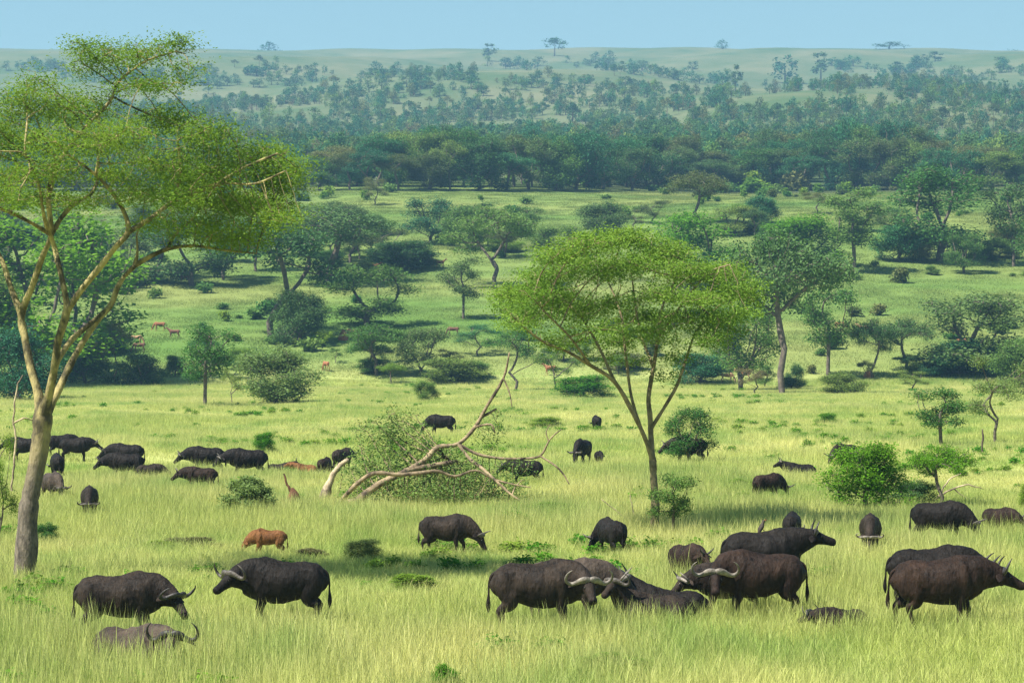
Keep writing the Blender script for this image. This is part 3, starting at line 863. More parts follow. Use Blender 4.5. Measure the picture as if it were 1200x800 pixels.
left_paths = [
 [(27, 700, 0, 32), (27, 685, 0, 29), (31, 645, 0, 27), (33, 600, 0, 26), (38, 570, 0, 23), (45, 535, 0, 22), (49, 505, 0, 23), (50, 488, 0, 25)],
 [(50, 488, 0, 22), (45, 462, .1, 14), (36, 430, .3, 12), (29, 395, .5, 11), (25, 368, .6, 11), (38, 335, .4, 9), (50, 300, .2, 8), (60, 275, 0, 8), (57, 240, -.2, 7), (58, 215, -.3, 5), (66, 190, -.5, 4)],
 [(25, 368, .6, 11), (12, 335, .9, 8), (2, 305, 1.2, 8), (-20, 270, 1.8, 6), (-50, 235, 2.5, 4)],
 [(60, 275, 0, 8), (72, 255, .3, 7), (88, 238, .6, 6), (108, 226, .9, 5), (116, 200, 1.2, 4), (112, 160, 1.5, 3)],
 [(60, 275, 0, 8), (38, 262, -.5, 5), (8, 247, -1.2, 5), (-30, 235, -2, 4)],
 [(50, 488, 0, 22), (58, 460, -.3, 13), (65, 425, -.6, 11), (68, 400, -.8, 11), (78, 365, -1, 11), (75, 338, -1, 8), (69, 312, -.9, 8), (63, 287, -.6, 7), (52, 255, -1.2, 6), (45, 215, -1.8, 4), (30, 180, -2.4, 3)],
 [(78, 365, -1, 11), (95, 340, -1.2, 9), (118, 312, -1.4, 9), (135, 290, -1.6, 8), (150, 272, -1.8, 8), (146, 250, -1.8, 6), (131, 225, -2, 6), (112, 205, -2.2, 4), (90, 188, -2.6, 3)],
 [(150, 272, -1.8, 8), (175, 257, -1.6, 6), (205, 235, -1.2, 6), (245, 220, -1, 5), (285, 197, -.8, 4), (325, 180, -.6, 3)],
 [(50, 488, 0, 20), (66, 462, .3, 12), (80, 432, .6, 10), (93, 408, .8, 9), (112, 378, 1, 9), (130, 357, 1.2, 9), (138, 336, 1.3, 8), (150, 319, 1.5, 7), (168, 305, 1.6, 7), (196, 292, 1.8, 6), (227, 288, 1.8, 4), (262, 293, 2, 4), (300, 297, 2, 2)],
 [(66, 425, -.6, 10), (84, 398, -.2, 8), (105, 380, .2, 7), (125, 362, .9, 6)],
 [(196, 292, 1.8, 6), (205, 275, 2.2, 5), (226, 256, 2.6, 4), (240, 235, 2.8, 3)],
 [(158, 312, 1.5, 7), (161, 295, 1.6, 4), (160, 275, 1.6, 3)],
 [(57, 235, -.2, 6), (72, 185, 0, 5), (100, 150, .2, 5), (128, 120, .4, 5), (140, 95, .5, 4), (165, 75, .6, 3)],
 [(205, 235, -1.2, 6), (212, 200, -1.4, 4), (208, 165, -1.6, 3)],
 [(245, 220, -1, 5), (265, 215, -2, 3), (300, 215, -2.6, 3), (335, 200, -3, 2)],
 [(112, 205, -2.2, 4), (120, 175, -2.4, 3), (150, 150, -2.6, 3)],
]
left_pads = [(-20, 225, 40, 12, 34), (50, 232, 34, 8, 20), (330, 255, 26, 8, 20), (60, 200, 46, 12, 40), (170, 225, 44, 11, 40), (230, 215, 44, 12, 44), (265, 238, 40, 10, 34), (320, 240, 34, 9, 30), (100, 235, 34, 8, 20), (185, 262, 34, 8, 20), (20, 235, 34, 8, 20), (150, 64, 60, 11, 45, 0., 1.), (208, 50, 26, 6, 34, .5), (95, 52, 20, 6, 20, .2), (105, 72, 32, 14, 45, 0.), (170, 99, 50, 7, 30, 1., -1.), (215, 85, 22, 12, 24, 0.),
 (35, 122, 46, 17, 62), (95, 128, 50, 17, 62), (15, 165, 46, 17, 62), (78, 168, 52, 15, 60), (138, 160, 45, 17, 60), (195, 140, 42, 13, 55), (245, 160, 45, 15, 60),
 (190, 192, 46, 14, 55), (252, 198, 46, 15, 60), (308, 185, 42, 13, 55), (325, 212, 36, 14, 50), (280, 236, 46, 11, 50), (215, 232, 34, 10, 32), (275, 280, 46, 9, 36, 2., 1.), (225, 278, 30, 8, 20, 1.8), (295, 262, 40, 9, 30, -1.),
 (-40, 140, 56, 20, 60), (-70, 190, 56, 20, 60), (0, 205, 40, 9, 30), (130, 205, 30, 9, 26), (240, 262, 28, 8, 26), (40, 95, 30, 10, 30, 0.), (345, 195, 22, 9, 20, 0.)]
hero('acacia_tree', 70.2, left_paths, left_pads, 'tall yellow barked acacia towering over the left side of the herd', L_yel, B_hero, leaf=.07, depth=3.8, per=LEAF_HERO+2, many=4.9, tall=1.5)

c_d = F*CAMZ/(628-400)
cen_paths = [
 [(767, 634, 0, 14), (767, 620, 0, 13), (768, 590, 0, 12), (766, 560, 0, 11), (765, 540, 0, 12)],
 [(765, 540, 0, 9), (757, 516, -.2, 6.5), (742, 484, -.4, 6.5), (720, 447, -.6, 6), (692, 428, -.9, 5), (665, 412, -1.2, 4.5), (640, 402, -1.5, 4), (617, 386, -1.8, 3), (598, 368, -2, 2)],
 [(765, 540, 0, 9), (763, 515, .2, 8), (762, 490, .3, 7.5), (760, 465, .4, 7), (766, 430, .6, 6), (771, 395, .7, 5), (776, 360, .8, 3.5), (790, 330, .9, 2.5)],
 [(763, 505, .2, 6), (778, 478, .4, 5), (793, 452, .6, 4.5), (803, 424, .8, 4), (815, 390, 1, 3), (835, 365, 1.2, 2.5), (860, 345, 1.4, 2)],
 [(720, 447, -.6, 5), (706, 415, -.3, 4), (694, 392, 0, 4), (678, 368, .2, 3), (655, 345, .5, 2.5)],
 [(750, 500, -.3, 5), (740, 465, .2, 4.5), (735, 430, .5, 4.5), (731, 395, .6, 4), (728, 370, .7, 3), (715, 335, 1, 2.5), (700, 310, 1.2, 2)],
 [(766, 430, .6, 5), (752, 395, 1.4, 3.5), (745, 360, 1.6, 3), (740, 320, 1.8, 2)],
 [(771, 395, .7, 4), (800, 355, -.5, 3), (830, 320, -1, 2.5), (855, 310, -1.5, 2)],
 [(692, 428, -.9, 4), (668, 395, -1.8, 3), (645, 372, -2.2, 2.5), (625, 350, -2.4, 2)],
]
cen_pads = [(850, 385, 26, 8, 24, .8), (880, 352, 18, 8, 20, -.5), (778, 440, 22, 6, 10, .5), (725, 402, 26, 7, 14), (650, 402, 26, 7, 16), (608, 378, 22, 7, 18), (705, 418, 24, 6, 12, 0.), (745, 425, 20, 6, 10, .6), (795, 418, 24, 6, 14, -.4), (835, 398, 24, 7, 18), (866, 368, 20, 7, 20), (765, 388, 30, 7, 20), (680, 365, 34, 9, 34), (760, 370, 40, 9, 34), (800, 372, 34, 9, 28), (720, 385, 34, 8, 22), (838, 372, 24, 8, 24), (628, 342, 36, 10, 36), (880, 335, 18, 7, 18, 0.), (690, 400, 24, 6, 12, .5), (785, 400, 24, 6, 12, -.5), (600, 345, 30, 10, 40), (620, 365, 30, 9, 34, -1., 1.), (640, 325, 36, 12, 48), (655, 300, 36, 11, 44), (690, 285, 40, 11, 48), (735, 278, 38, 10, 46), (700, 315, 42, 12, 46), (655, 350, 36, 10, 40), (745, 310, 42, 12, 46),
 (780, 295, 36, 13, 46), (805, 320, 36, 12, 46), (845, 318, 34, 12, 44), (862, 340, 28, 9, 36), (825, 350, 32, 9, 36), (775, 345, 36, 9, 34), (715, 355, 32, 8, 26), (670, 385, 30, 7, 16, 0.), (820, 385, 26, 7, 16, 0.), (590, 360, 16, 6, 16, 0.), (740, 395, 26, 7, 12, .5)]
hero('acacia_tree', c_d, cen_paths, cen_pads, 'umbrella shaped green acacia standing alone in the middle of the meadow', L_cen, B_tan, rtip=.007, leaf=.085, per=LEAF_HERO+3, spread=.2, many=4.2, tall=1.22, depth=3.0, seed=5, D=.2, dk=.27)

# fallen tree ------------------------------------------------------
f_d = F*CAMZ/(594-400)
fal_paths = [
 [(398, 590, 0, 11.48), (417, 588, 0, 12.30), (433, 575, 0, 10.66), (450, 564, .2, 9.84), (480, 550, .5, 9.02), (500, 537, .7, 8.20), (513, 524, .8, 7.38), (537, 520, .9, 5.74), (557, 500, .9, 5.74), (570, 477, .8, 4.92), (590, 443, .6, 3.69), (597, 413, .5, 2.05)],
 [(480, 550, .5, 7.38), (510, 545, .6, 7.38), (535, 540, .8, 4.92)],
 [(400, 588, -.3, 6.56), (408, 577, -.6, 6.56), (423, 563, -.8, 6.56), (440, 554, -1, 6.56), (467, 556, -1, 5.74), (493, 554, -.9, 5.74), (513, 552, -.8, 4.92), (533, 558, -.7, 4.10), (557, 551, -.6, 3.28), (575, 560, -.5, 2.46)],
 [(537, 520, .9, 4.92), (560, 532, .8, 4.51), (587, 537, .7, 4.10), (613, 537, .6, 3.69), (633, 534, .4, 3.28), (643, 517, .3, 2.46), (650, 509, .2, 2.05), (659, 502, .2, 1.23)],
 [(633, 534, .4, 2.87), (650, 545, .2, 2.87), (660, 555, .1, 2.46), (667, 567, 0, 1.64)],
 [(537, 522, .9, 4.92), (550, 537, .4, 4.92), (563, 547, 0, 4.92), (580, 562, -.4, 4.10), (600, 580, -.8, 3.28), (617, 590, -1, 2.05)],
 [(580, 562, -.4, 3.28), (600, 567, -.6, 2.46), (622, 571, -.8, 1.64)],
 [(565, 488, .85, 4.10), (578, 481, .9, 3.28), (583, 478, .9, 2.46)],
 [(590, 443, .6, 2.46), (597, 460, .4, 2.05), (600, 477, .3, 1.23)],
 [(557, 500, .9, 3.28), (575, 497, .5, 2.87), (580, 507, .4, 1.64)],
 [(600, 580, -.8, 2.46), (604, 570, -.6, 1.64), (612, 562, -.5, 1.23)],
 [(643, 517, .3, 2.05), (640, 506, .3, 1.64), (645, 497, .3, 0.98)],
 [(513, 524, .8, 4.92), (520, 533, 1.2, 4.10), (530, 541, 1.4, 2.46)],
]
fal_pads = [(455, 500, 26, 22, 50, 1.6), (600, 555, 26, 16, 40, .8), (430, 560, 30, 26, 60, .9), (490, 575, 60, 16, 70, .6), (440, 545, 42, 26, 110, 1.2), (470, 520, 40, 26, 110, 1.8), (505, 545, 50, 30, 120, 1.4, 2.4), (545, 560, 46, 22, 100, .8, 1.8), (450, 575, 44, 14, 60, 1.), (520, 580, 60, 12, 80, .2, 1.2), (585, 575, 36, 12, 50, .3), (425, 510, 20, 22, 30, 2.), (480, 490, 24, 14, 26, 2.), (575, 500, 18, 30, 26, 1.4), (560, 590, 50, 8, 40, .4)]
hero('fallen_tree', f_d, fal_paths, fal_pads, 'toppled dead tree with bleached forked limbs and sage coloured leaves', L_fall, B_fall, rtip=.009, leaf=.10, per=7, spread=.16, seed=8, D=.2, dk=.26, flat=.9, thick=.022, di=1.8, many=1.7, tall=1.1, spray=.24)
def stickwood(name, d0, paths, label, cat, mat, sides=8, knots=True):
    N, par, rm = traced(d0, paths)
    N = np.array(N); base = Vector((N[0][0], N[0][1], float(ground(N[0][0], N[0][1]))))
    if knots: N[1:] += RNG.normal(0, .012, N[1:].shape)
    me, _, _ = tree_skin(name, N, np.array(par), rmin=np.array(rm), sides=sides, mat=mat)
    me.transform(Matrix.Translation(-base)); o = obj(name, me); o.location = base
    tag(o, label, cat); return o
stickwood('tree_stump', f_d+1, [[(376, 600, 0, 17), (380, 584, 0, 15), (386, 566, 0, 11), (393, 552, 0, 9), (402, 543, 0, 8), (410, 538, 0, 7)]], 'grey leaning snapped stump at the butt end of the fallen tree', 'stump', B_dead)
s = stickwood('broken_stump', f_d-2, [[(345, 606, 0, 19), (345, 592, 0, 19), (344, 580, 0, 15), (343, 574, 0, 9), (342, 571, 0, 4)], [(343, 582, 0, 6), (338, 570, .1, 4), (335, 561, .1, 3), (332, 553, .1, 2)], [(345, 592, 0, 8), (335, 588, -.2, 5), (330, 585, -.3, 2)]], 'short reddish rotten stump with one thin upright splinter', 'stump', solid_mat('rotten_wood', (.045, .024, .016), (.17, .08, .045), 4., .9, 1., 12, .1))
stickwood('dead_branch', 69, [[(14, 575, 0, 3), (16, 545, 0, 3.5), (19, 515, 0, 3.5), (16, 490, 0, 3), (20, 455, 0, 2.5), (27, 440, 0, 2)], [(19, 495, 0, 2.5), (27, 490, 0, 2.5), (38, 493, .3, 2)]], 'thin pale dead stem beside the trunk of the tall left acacia', 'dead branch', B_dead)
stickwood('dead_branch', F*6/212, [[(745, 616, 0, 2), (728, 602, 0, 2), (715, 592, 0, 1.5), (705, 585, 0, 1)], [(728, 602, 0, 2), (716, 604, .3, 1.6), (700, 606, .5, 1.2), (690, 600, .6, 1)], [(745, 616, 0, 2), (742, 598, 0, 1.5), (738, 580, 0, 1)]], 'bare grey twigs lying in the grass left of the umbrella acacia', 'dead branch', B_dead)
stickwood('dead_branch', F*6/185, [[(1088, 592, 0, 3), (1100, 582, 0, 3), (1118, 572, 0, 2.5), (1135, 568, 0, 2), (1152, 573, 0, 1)], [(1100, 582, 0, 2), (1112, 562, .2, 2), (1126, 555, .2, 1.2)], [(1118, 572, 0, 2), (1130, 582, 0, 1.5), (1142, 584, 0, 1)]], 'arching bare branches right of the mushroom shaped green bush', 'dead branch', B_dead)
stickwood('dead_post', F*6/135, [[(1152, 540, 0, 3), (1151, 525, 0, 2.6), (1152, 512, 0, 3), (1151, 503, 0, 2)]], 'short brown dead stick standing before the thin small tree at right', 'dead branch', B_low)
# ------------------------------------------------------------------ prototypes
PR = {}
for k, seeds in (('umbrella', 3), ('round', 3), ('bush', 3), ('sparse', 3), ('tall', 2)):
    for q in range(seeds): PR[k, q] = proto_tree(k, 100+q*7+len(k), leaf={'umbrella': .27, 'round': .27, 'bush': .32, 'sparse': .22, 'tall': .26}[k])
PF = {}   # finer leaves for bushes near the camera
for q in range(3): PF['bush', q] = proto_tree('bush', 300+q, leaf=.55)
_rt = np.random.default_rng(17)
def T(px, yb, yt, wpx, kind, q, lm, label, bark=None, name='tree', cat='tree', group=None, fine=False):
    b = at(px, yb); m = F/b.y
    return place_tree(name, (PF if (fine and (kind, q) in PF) else PR)[kind, q % (2 if kind == 'tall' else 3)], b, (yb-yt)/m, wpx/m, float(_rt.uniform(0, 6.28)), lm, bark or B_grey, label, cat, group)

# -- meadow shrubs -------------------------------------------------
BU = 'bush'
T(1017, 601, 515, 84, BU, 0, L_bright, 'large leafy bright green bush behind the head down buffalo at right', name=BU, cat=BU)
T(1070, 596, 560, 56, BU, 1, L_dark, 'low dark brownish green bush filling the gap between two brighter bushes', name=BU, cat=BU)
T(1104, 598, 518, 66, 'umbrella', 1, L_bright, 'mushroom shaped bright green bush on a thin bare stem', name=BU, cat=BU)
T(1103, 525, 447, 62, 'tall', 0, L_mid, 'small gnarled tree with thin dark foliage in the right meadow')
T(1166, 522, 415, 100, 'sparse', 1, L_sage, 'thin small tree with pale sparse twiggy crown near the right edge')
T(969, 498, 483, 24, BU, 2, L_bright, 'tiny round bright green shrub alone in the right meadow', name=BU, cat=BU)
T(986, 462, 434, 52, BU, 1, L_mid, 'spiky dark green shrub on the far edge of the meadow at right', name=BU, cat=BU)
T(1070, 458, 432, 44, 'sparse', 2, L_mid, 'thin grey green shrub on the meadow edge left of the pale sparse tree', name=BU, cat=BU)
T(290, 606, 556, 58, BU, 2, L_sage, 'pale green shrub in front of the black buffaloes at left', name=BU, cat=BU, fine=True)
T(310, 531, 505, 24, BU, 0, L_bright, 'small bright shrub between the black buffaloes and the stump', name=BU, cat=BU)
T(53, 640, 610, 30, BU, 1, L_mid, 'small dark green shrub just right of the tall acacia trunk', name=BU, cat=BU)
T(0, 650, 490, 46, 'sparse', 2, L_acacia, 'ragged olive green shrub at the left edge behind the tall acacia trunk', name=BU, cat=BU, fine=True)
T(808, 545, 474, 60, 'round', 0, L_mid, 'leafy green shrub hiding the front of a buffalo right of the umbrella acacia', name=BU, cat=BU)
T(788, 634, 548, 50, 'tall', 0, L_mid, 'thin dark stemmed sapling against the trunk of the umbrella acacia', bark=B_low)
T(601, 624, 596, 36, BU, 1, L_bright, 'low green shrub in the grass below the fallen tree', name=BU, cat=BU)
T(425, 658, 630, 44, BU, 0, L_sage, 'low pale shrub between the orange calf and the brown grazing buffalo', name=BU, cat=BU)
T(522, 815, 776, 36, BU, 1, L_bright, 'fresh green weed clump at the very bottom of the scene', name=BU, cat=BU, fine=True)
T(498, 471, 445, 26, BU, 2, L_mid, 'small dark forked shrub behind the fallen tree on the meadow edge', name=BU, cat=BU)
T(684, 468, 438, 64, BU, 0, L_bright, 'bright green rounded shrub behind the umbrella acacia trunk', name=BU, cat=BU)
T(640, 502, 487, 34, BU, 1, L_acacia, 'small low shrub in the grass right of the raised fallen limb', name=BU, cat=BU)
T(1210, 600, 560, 30, BU, 2, L_acacia, 'green shrub cut by the right edge behind the young buffalo', name=BU, cat=BU)

# -- slope behind the meadow --------------------------------------
S = [
 (45, 452, 240, 210, 'round', 0, L_bright, 'big leafy bright green tree behind the tall left acacia'),
 (-40, 455, 300, 120, 'round', 1, L_mid, 'dense green tree beyond the left edge behind the tall acacia'),
 (22, 470, 375, 80, BU, 1, L_blue, 'dense blue green bush at the left edge under the big bright tree'),
 (100, 450, 395, 56, BU, 0, L_mid, 'rounded bush right of the tall acacia fork'),
 (165, 452, 412, 50, BU, 2, L_dark, 'dark bush behind the two buffaloes walking left'),
 (135, 452, 378, 34, 'sparse', 0, L_olive, 'thin tree with pale bare trunk behind the left buffaloes'),
 (240, 478, 372, 64, 'tall', 0, L_mid, 'slim ragged tree between the pale trunk and the twiggy shrub tree'),
 (322, 474, 402, 92, BU, 1, L_sage, 'wide pale twiggy shrub tree left of the fallen tree'),
 (272, 474, 425, 30, 'sparse', 1, L_mid, 'small tree with two dark stems beside the wide pale shrub tree'),
 (318, 396, 245, 150, 'umbrella', 0, L_dark, 'tall dark acacia with clear trunk on the left slope'),
 (385, 330, 240, 130, 'umbrella', 1, L_dark, 'broad dark acacia behind the tall clear trunked one'),
 (352, 402, 338, 62, BU, 0, L_dark, 'dark leafy bush right of the clear acacia trunk'),
 (430, 382, 310, 76, 'round', 2, L_mid, 'rounded dense green tree in the middle of the left slope'),
 (442, 440, 376, 84, 'umbrella', 2, L_mid, 'small spreading tree leaning left above the meadow edge'),
 (492, 440, 378, 54, 'round', 1, L_dark, 'dark lumpy small tree behind the forked shrub'),
 (525, 448, 418, 60, BU, 2, L_mid, 'low green bush right of the dark lumpy tree'),
 (543, 374, 298, 48, 'tall', 1, L_dark, 'narrow dark tree standing alone on the open slope'),
 (580, 338, 238, 100, 'umbrella', 0, L_mid, 'tall broad acacia left of the umbrella acacia crown'),
 (505, 285, 230, 62, 'round', 0, L_blue, 'deep blue green tree on the upper slope left of centre'),
 (545, 292, 238, 60, 'round', 1, L_mid, 'rounded tree beside the deep blue green one'),
 (450, 312, 262, 70, 'sparse', 2, L_olive, 'brownish thin crowned tree on the upper left slope'),
 (470, 316, 280, 80, BU, 0, L_dark, 'dark low bush under the brownish thin tree'),
 (604, 458, 385, 66, 'sparse', 0, L_mid, 'thin tree behind the raised tip of the fallen limb'),
 (652, 458, 400, 56, 'sparse', 1, L_mid, 'slanting small tree left of the umbrella acacia trunk'),
 (706, 276, 233, 58, BU, 1, L_dark, 'dark round bush above the umbrella acacia crown'),
 (815, 262, 198, 54, 'umbrella', 1, L_olive, 'olive flat topped tree on the upper slope before the woodland'),
 (765, 262, 232, 40, 'sparse', 2, L_olive, 'small brownish tree left of the olive flat topped one'),
 (893, 262, 228, 34, BU, 2, L_blue, 'small round blue green bush on the upper right slope'),
 (862, 275, 240, 46, 'round', 2, L_mid, 'mid green tree left of the small blue green bush'),
 (812, 340, 246, 110, 'round', 0, L_bright, 'dark leafy tree whose crown rises right behind the umbrella acacia'),
 (917, 462, 262, 150, 'umbrella', 2, L_dark, 'tallest grey trunked acacia on the right side of the slope'),
 (970, 444, 325, 66, 'tall', 0, L_mid, 'tall narrow ragged tree right of the grey trunked acacia'),
 (868, 458, 350, 80, 'round', 1, L_mid, 'dense tree behind the right side of the umbrella acacia'),
 (822, 450, 412, 56, BU, 0, L_blue, 'dark blue green bush right of the umbrella acacia stem'),
 (885, 462, 432, 36, 'sparse', 0, L_dry, 'grey twiggy dead bush at the foot of the grey trunked acacia'),
 (932, 454, 424, 22, BU, 1, L_dark, 'small dark shrub just right of the grey acacia trunk'),
 (938, 312, 250, 90, BU, 2, L_bright, 'low wide bright green tree on the upper right slope'),
 (1002, 320, 218, 70, 'tall', 1, L_mid, 'tall open crowned tree right of the wide bright one'),
 (1052, 306, 262, 54, BU, 0, L_blue, 'vivid green bush between two tall trees on the right'),
 (1100, 306, 194, 96, 'round', 2, L_mid, 'largest broad crowned tree below the woodland on the right'),
 (1076, 306, 262, 40, BU, 1, L_olive, 'brownish bush under the largest broad crowned tree'),
 (1130, 320, 272, 44, 'round', 0, L_mid, 'small bushy tree on open grass right of the brownish bush'),
 (1188, 312, 205, 64, 'tall', 0, L_dark, 'dark tall tree cut by the right edge of the slope'),
 (1238, 330, 240, 80, 'round', 1, L_mid, 'round tree just beyond the right edge of the slope'),
 (1022, 443, 370, 52, 'umbrella', 0, L_dark, 'dark small acacia left of the pair by the termite mound'),
 (1062, 438, 370, 56, 'umbrella', 1, L_dark, 'dark small acacia right of the pair by the termite mound'),
 (1140, 436, 342, 112, 'round', 2, L_dark, 'wide dense dark green tree on the lower right slope'),
 (1125, 438, 396, 70, BU, 2, L_blue, 'dark bush at the foot of the wide dense tree'),
 (1195, 450, 395, 60, BU, 0, L_mid, 'green bush at the right edge above the sparse tree'),
 (1092, 322, 310, 16, BU, 1, L_mid, 'tiny round shrub alone on the open right slope'),
 (1180, 290, 262, 40, BU, 2, L_olive, 'olive bush at the right beneath the dark tall tree'),
 (650, 300, 262, 60, 'round', 1, L_mid, 'mid green tree behind the left top of the umbrella acacia'),
 (742, 270, 246, 40, 'sparse', 1, L_olive, 'thin olive tree above the umbrella acacia top'),
 (958, 250, 226, 36, 'sparse', 0, L_olive, 'thin pale tree before the woodland right of centre'),
 (440, 240, 205, 34, 'sparse', 2, L_olive, 'small thin tree at the left foot of the woodland'),
 (1165, 430, 395, 40, 'sparse', 1, L_mid, 'slim shrub right of the wide dense dark tree'),
 (205, 440, 415, 24, BU, 0, L_mid, 'small bush below the antelopes on the left slope'),
]
for i, (px, yb, yt, wp, k, q, lm, lab) in enumerate(S):
    T(px, yb, yt, wp, k, q, lm, lab, name='bush' if (k == BU and 'tree' not in lab) else 'tree', cat='bush' if (k == BU and 'tree' not in lab) else 'tree')
# band of trees behind the tall left acacia
LB = [(140, 332, 262, 70), (185, 325, 258, 66), (225, 335, 250, 80), (262, 328, 255, 70), (90, 340, 262, 80), (300, 318, 250, 60), (352, 300, 240, 60), (410, 308, 262, 60), (-30, 335, 250, 90), (20, 330, 255, 80)]
for i, (px, yb, yt, wp) in enumerate(LB):
    T(px, yb, yt, wp, ['round', 'umbrella'][i % 2], i % 3, [L_dark, L_mid, L_dark][i % 3], 'dark tree in the row across the slope behind the tall left acacia', group='row of dark trees on the left slope')
# further trees and bushes of the slope
rg = np.random.default_rng(77)
ZN = [(235, 430, 275, 312, 6, 36, 60), (370, 620, 268, 312, 8, 26, 46), (860, 1230, 262, 305, 11, 26, 46), (-40, 125, 410, 456, 7, 28, 50), (380, 620, 415, 452, 8, 20, 38), (360, 620, 285, 335, 6, 26, 44), (640, 860, 420, 455, 8, 20, 40), (225, 370, 425, 452, 4, 20, 34), (800, 1220, 436, 458, 8, 20, 36), (-40, 230, 260, 300, 8, 30, 50)]
for (x0, x1, y0, y1, n_, h0, h1) in ZN:
    for k_ in range(n_):
        px, yb, h_ = rg.uniform(x0, x1), rg.uniform(y0, y1), rg.uniform(h0, h1)
        kk = str(rg.choice([BU, 'round', 'umbrella', BU, 'tall', 'sparse'])); lm_ = [L_mid, L_dark, L_mid, L_blue, L_olive, L_acacia][int(rg.integers(0, 6))]
        T(px, yb, yb-h_*(.62 if kk == BU else 1), h_*rg.uniform(.8, 1.3), kk, int(rg.integers(0, 2)), lm_, 'one of the many mixed bushes and small trees filling the green slope', name='slope_tree', group='bushes and small trees filling the slope')
# termite mounds
for (px, yb, h_, lab) in ((1018, 442, 12, 'conical orange termite mound between dark trees at right'), (402, 398, 12, 'low reddish termite mound on the left slope by the antelope')):
    b = at(px, yb); m_ = F/b.y; mb = MB(); hh = h_/m_
    mb.loft([(0, 0, -.3), (0, 0, hh*.25), (.05, 0, hh*.6), (.0, .05, hh*.88), (0, 0, hh)], [hh*.62, hh*.5, hh*.34, hh*.16, hh*.03], [hh*.55, hh*.48, hh*.30, hh*.14, hh*.03], ref=(1, 0, 0), n=12, k=4)
    me = mb.mesh('termite_mound', solid_mat('mound_earth', (.26, .10, .045), (.36, .16, .08), 3., .95, .8, 8, .1))
    v = np.empty(len(me.vertices)*3, np.float32); me.vertices.foreach_get('co', v); v += RNG.normal(0, .03, v.shape).astype(np.float32); me.vertices.foreach_set('co', v)
    o = obj('termite_mound', me); o.location = b; tag(o, lab, 'termite mound', 'termite mounds')

# -- woodland belt --------------------------------------------------
rw = np.random.default_rng(23)
def topline(px):
    return float(np.interp(px, [-100, 120, 200, 350, 375, 440, 470, 520, 560, 600, 700, 740, 800, 825, 850, 880, 930, 980, 1040, 1080, 1130, 1200, 1300], [185, 190, 200, 198, 168, 160, 146, 140, 146, 140, 142, 152, 150, 172, 192, 162, 146, 138, 136, 150, 168, 165, 160]))
n_w = 0
for row, (yb, dy, st, hf) in enumerate(((223, 1.5, 34, .78), (220.5, 1, 30, .92), (218, 1, 32, 1.0))):
    px = -90+rw.uniform(0, 20)
    while px < 1290:
        b = at(px, yb+rw.uniform(-dy, dy)*.4); b.y += row*9; b.x = (px-600)/F*b.y; b.z = float(ground(b.x, b.y)); m_ = F/b.y
        ybase = 400-F*(b.z-CAMZ)/b.y
        top = topline(px)+rw.uniform(-7, 8); hpx = (ybase-top)*(hf if row == 0 else 1)*rw.uniform(.72, 1.04)
        if hpx > 12:
            k = rw.choice(['umbrella', 'round', 'bush', 'round', 'umbrella', 'round'])
            q = int(rw.integers(0, 2 if k == 'tall' else 3)); lm = [L_dark, L_dark, L_blue, L_blue, L_mid, L_olive][int(rw.integers(0, 6))]
            place_tree('woodland_tree', PR[k, q], b, hpx/m_*1.05, st*rw.uniform(1.2, 1.9)/m_, rw.uniform(0, 6.28), lm, B_grey, 'dark crowned tree in the dense woodland belt below the far hillside', 'tree', 'trees of the woodland belt'); n_w += 1
        px += st*rw.uniform(.6, 1.15)
# undergrowth at the foot of the woodland and the slope's scrub: countless, stuff
def scrub_protos(n, leaf, cnt, mats, seed):
    out = []
    for k in range(n):
        r = np.random.default_rng(seed+k)
        c = pads([(r.uniform(-.35, .35), r.uniform(-.35, .35), r.uniform(.25, .75), .4, .4, .3, 14) for _ in range(6)], r); c[:, 2] = np.abs(c[:, 2])
        out.append(leaves('scrub', c, leaf, .12, .8, cnt, .4, mats[k % len(mats)], r, .6))
    return out
r = np.random.default_rng(31)
n = 900; y = 372+(r.random(n)**1.0)*420; x = r.uniform(-1, 1, n)*(.2*y+20)
keep = ((vnoise(x, y, 16, 14, 3) > .58) & ~((x/y*F+600 > 140) & (x/y*F+600 < 225) & (y < 440))) | (y > 742)
x, y = x[keep], y[keep]; n = len(x); s = r.uniform(.5, 1.7, n)*np.where(y > 742, 1.9, 1)
scatter('slope_scrub', np.stack([x, y, ground(x, y)], 1), np.stack([np.zeros(n), np.zeros(n), r.uniform(0, 6, n)], 1), np.stack([s*1.6, s*1.6, s*r.uniform(1., 1.9, n)], 1), r.integers(0, 4, n), scrub_protos(4, .22, 6, [L_mid, L_acacia, L_olive, L_mid], 60), 'low mixed green scrub scattered over the slope', 'scrub')
# green weeds in the meadow
n = 3800; y = 46+(r.random(n)**1.3)*320; x = r.uniform(-1, 1, n)*(.2*y+6)
keep = vnoise(x, y, 6, 9, 12)*.7+vnoise(x, y, 1.6, 2.2, 13)*.3 > .62
x, y = x[keep], y[keep]; n = len(x); s = r.uniform(.16, .42, n)
scatter('meadow_weeds', np.stack([x, y, ground(x, y)], 1), np.stack([np.zeros(n), np.zeros(n), r.uniform(0, 6, n)], 1), np.stack([s*1.6, s*1.6, s*1.25], 1), r.integers(0, 3, n), scrub_protos(3, .2, 4, [L_bright, L_acacia, L_bright], 80), 'leafy green weeds growing in patches through the meadow grass', 'weeds')
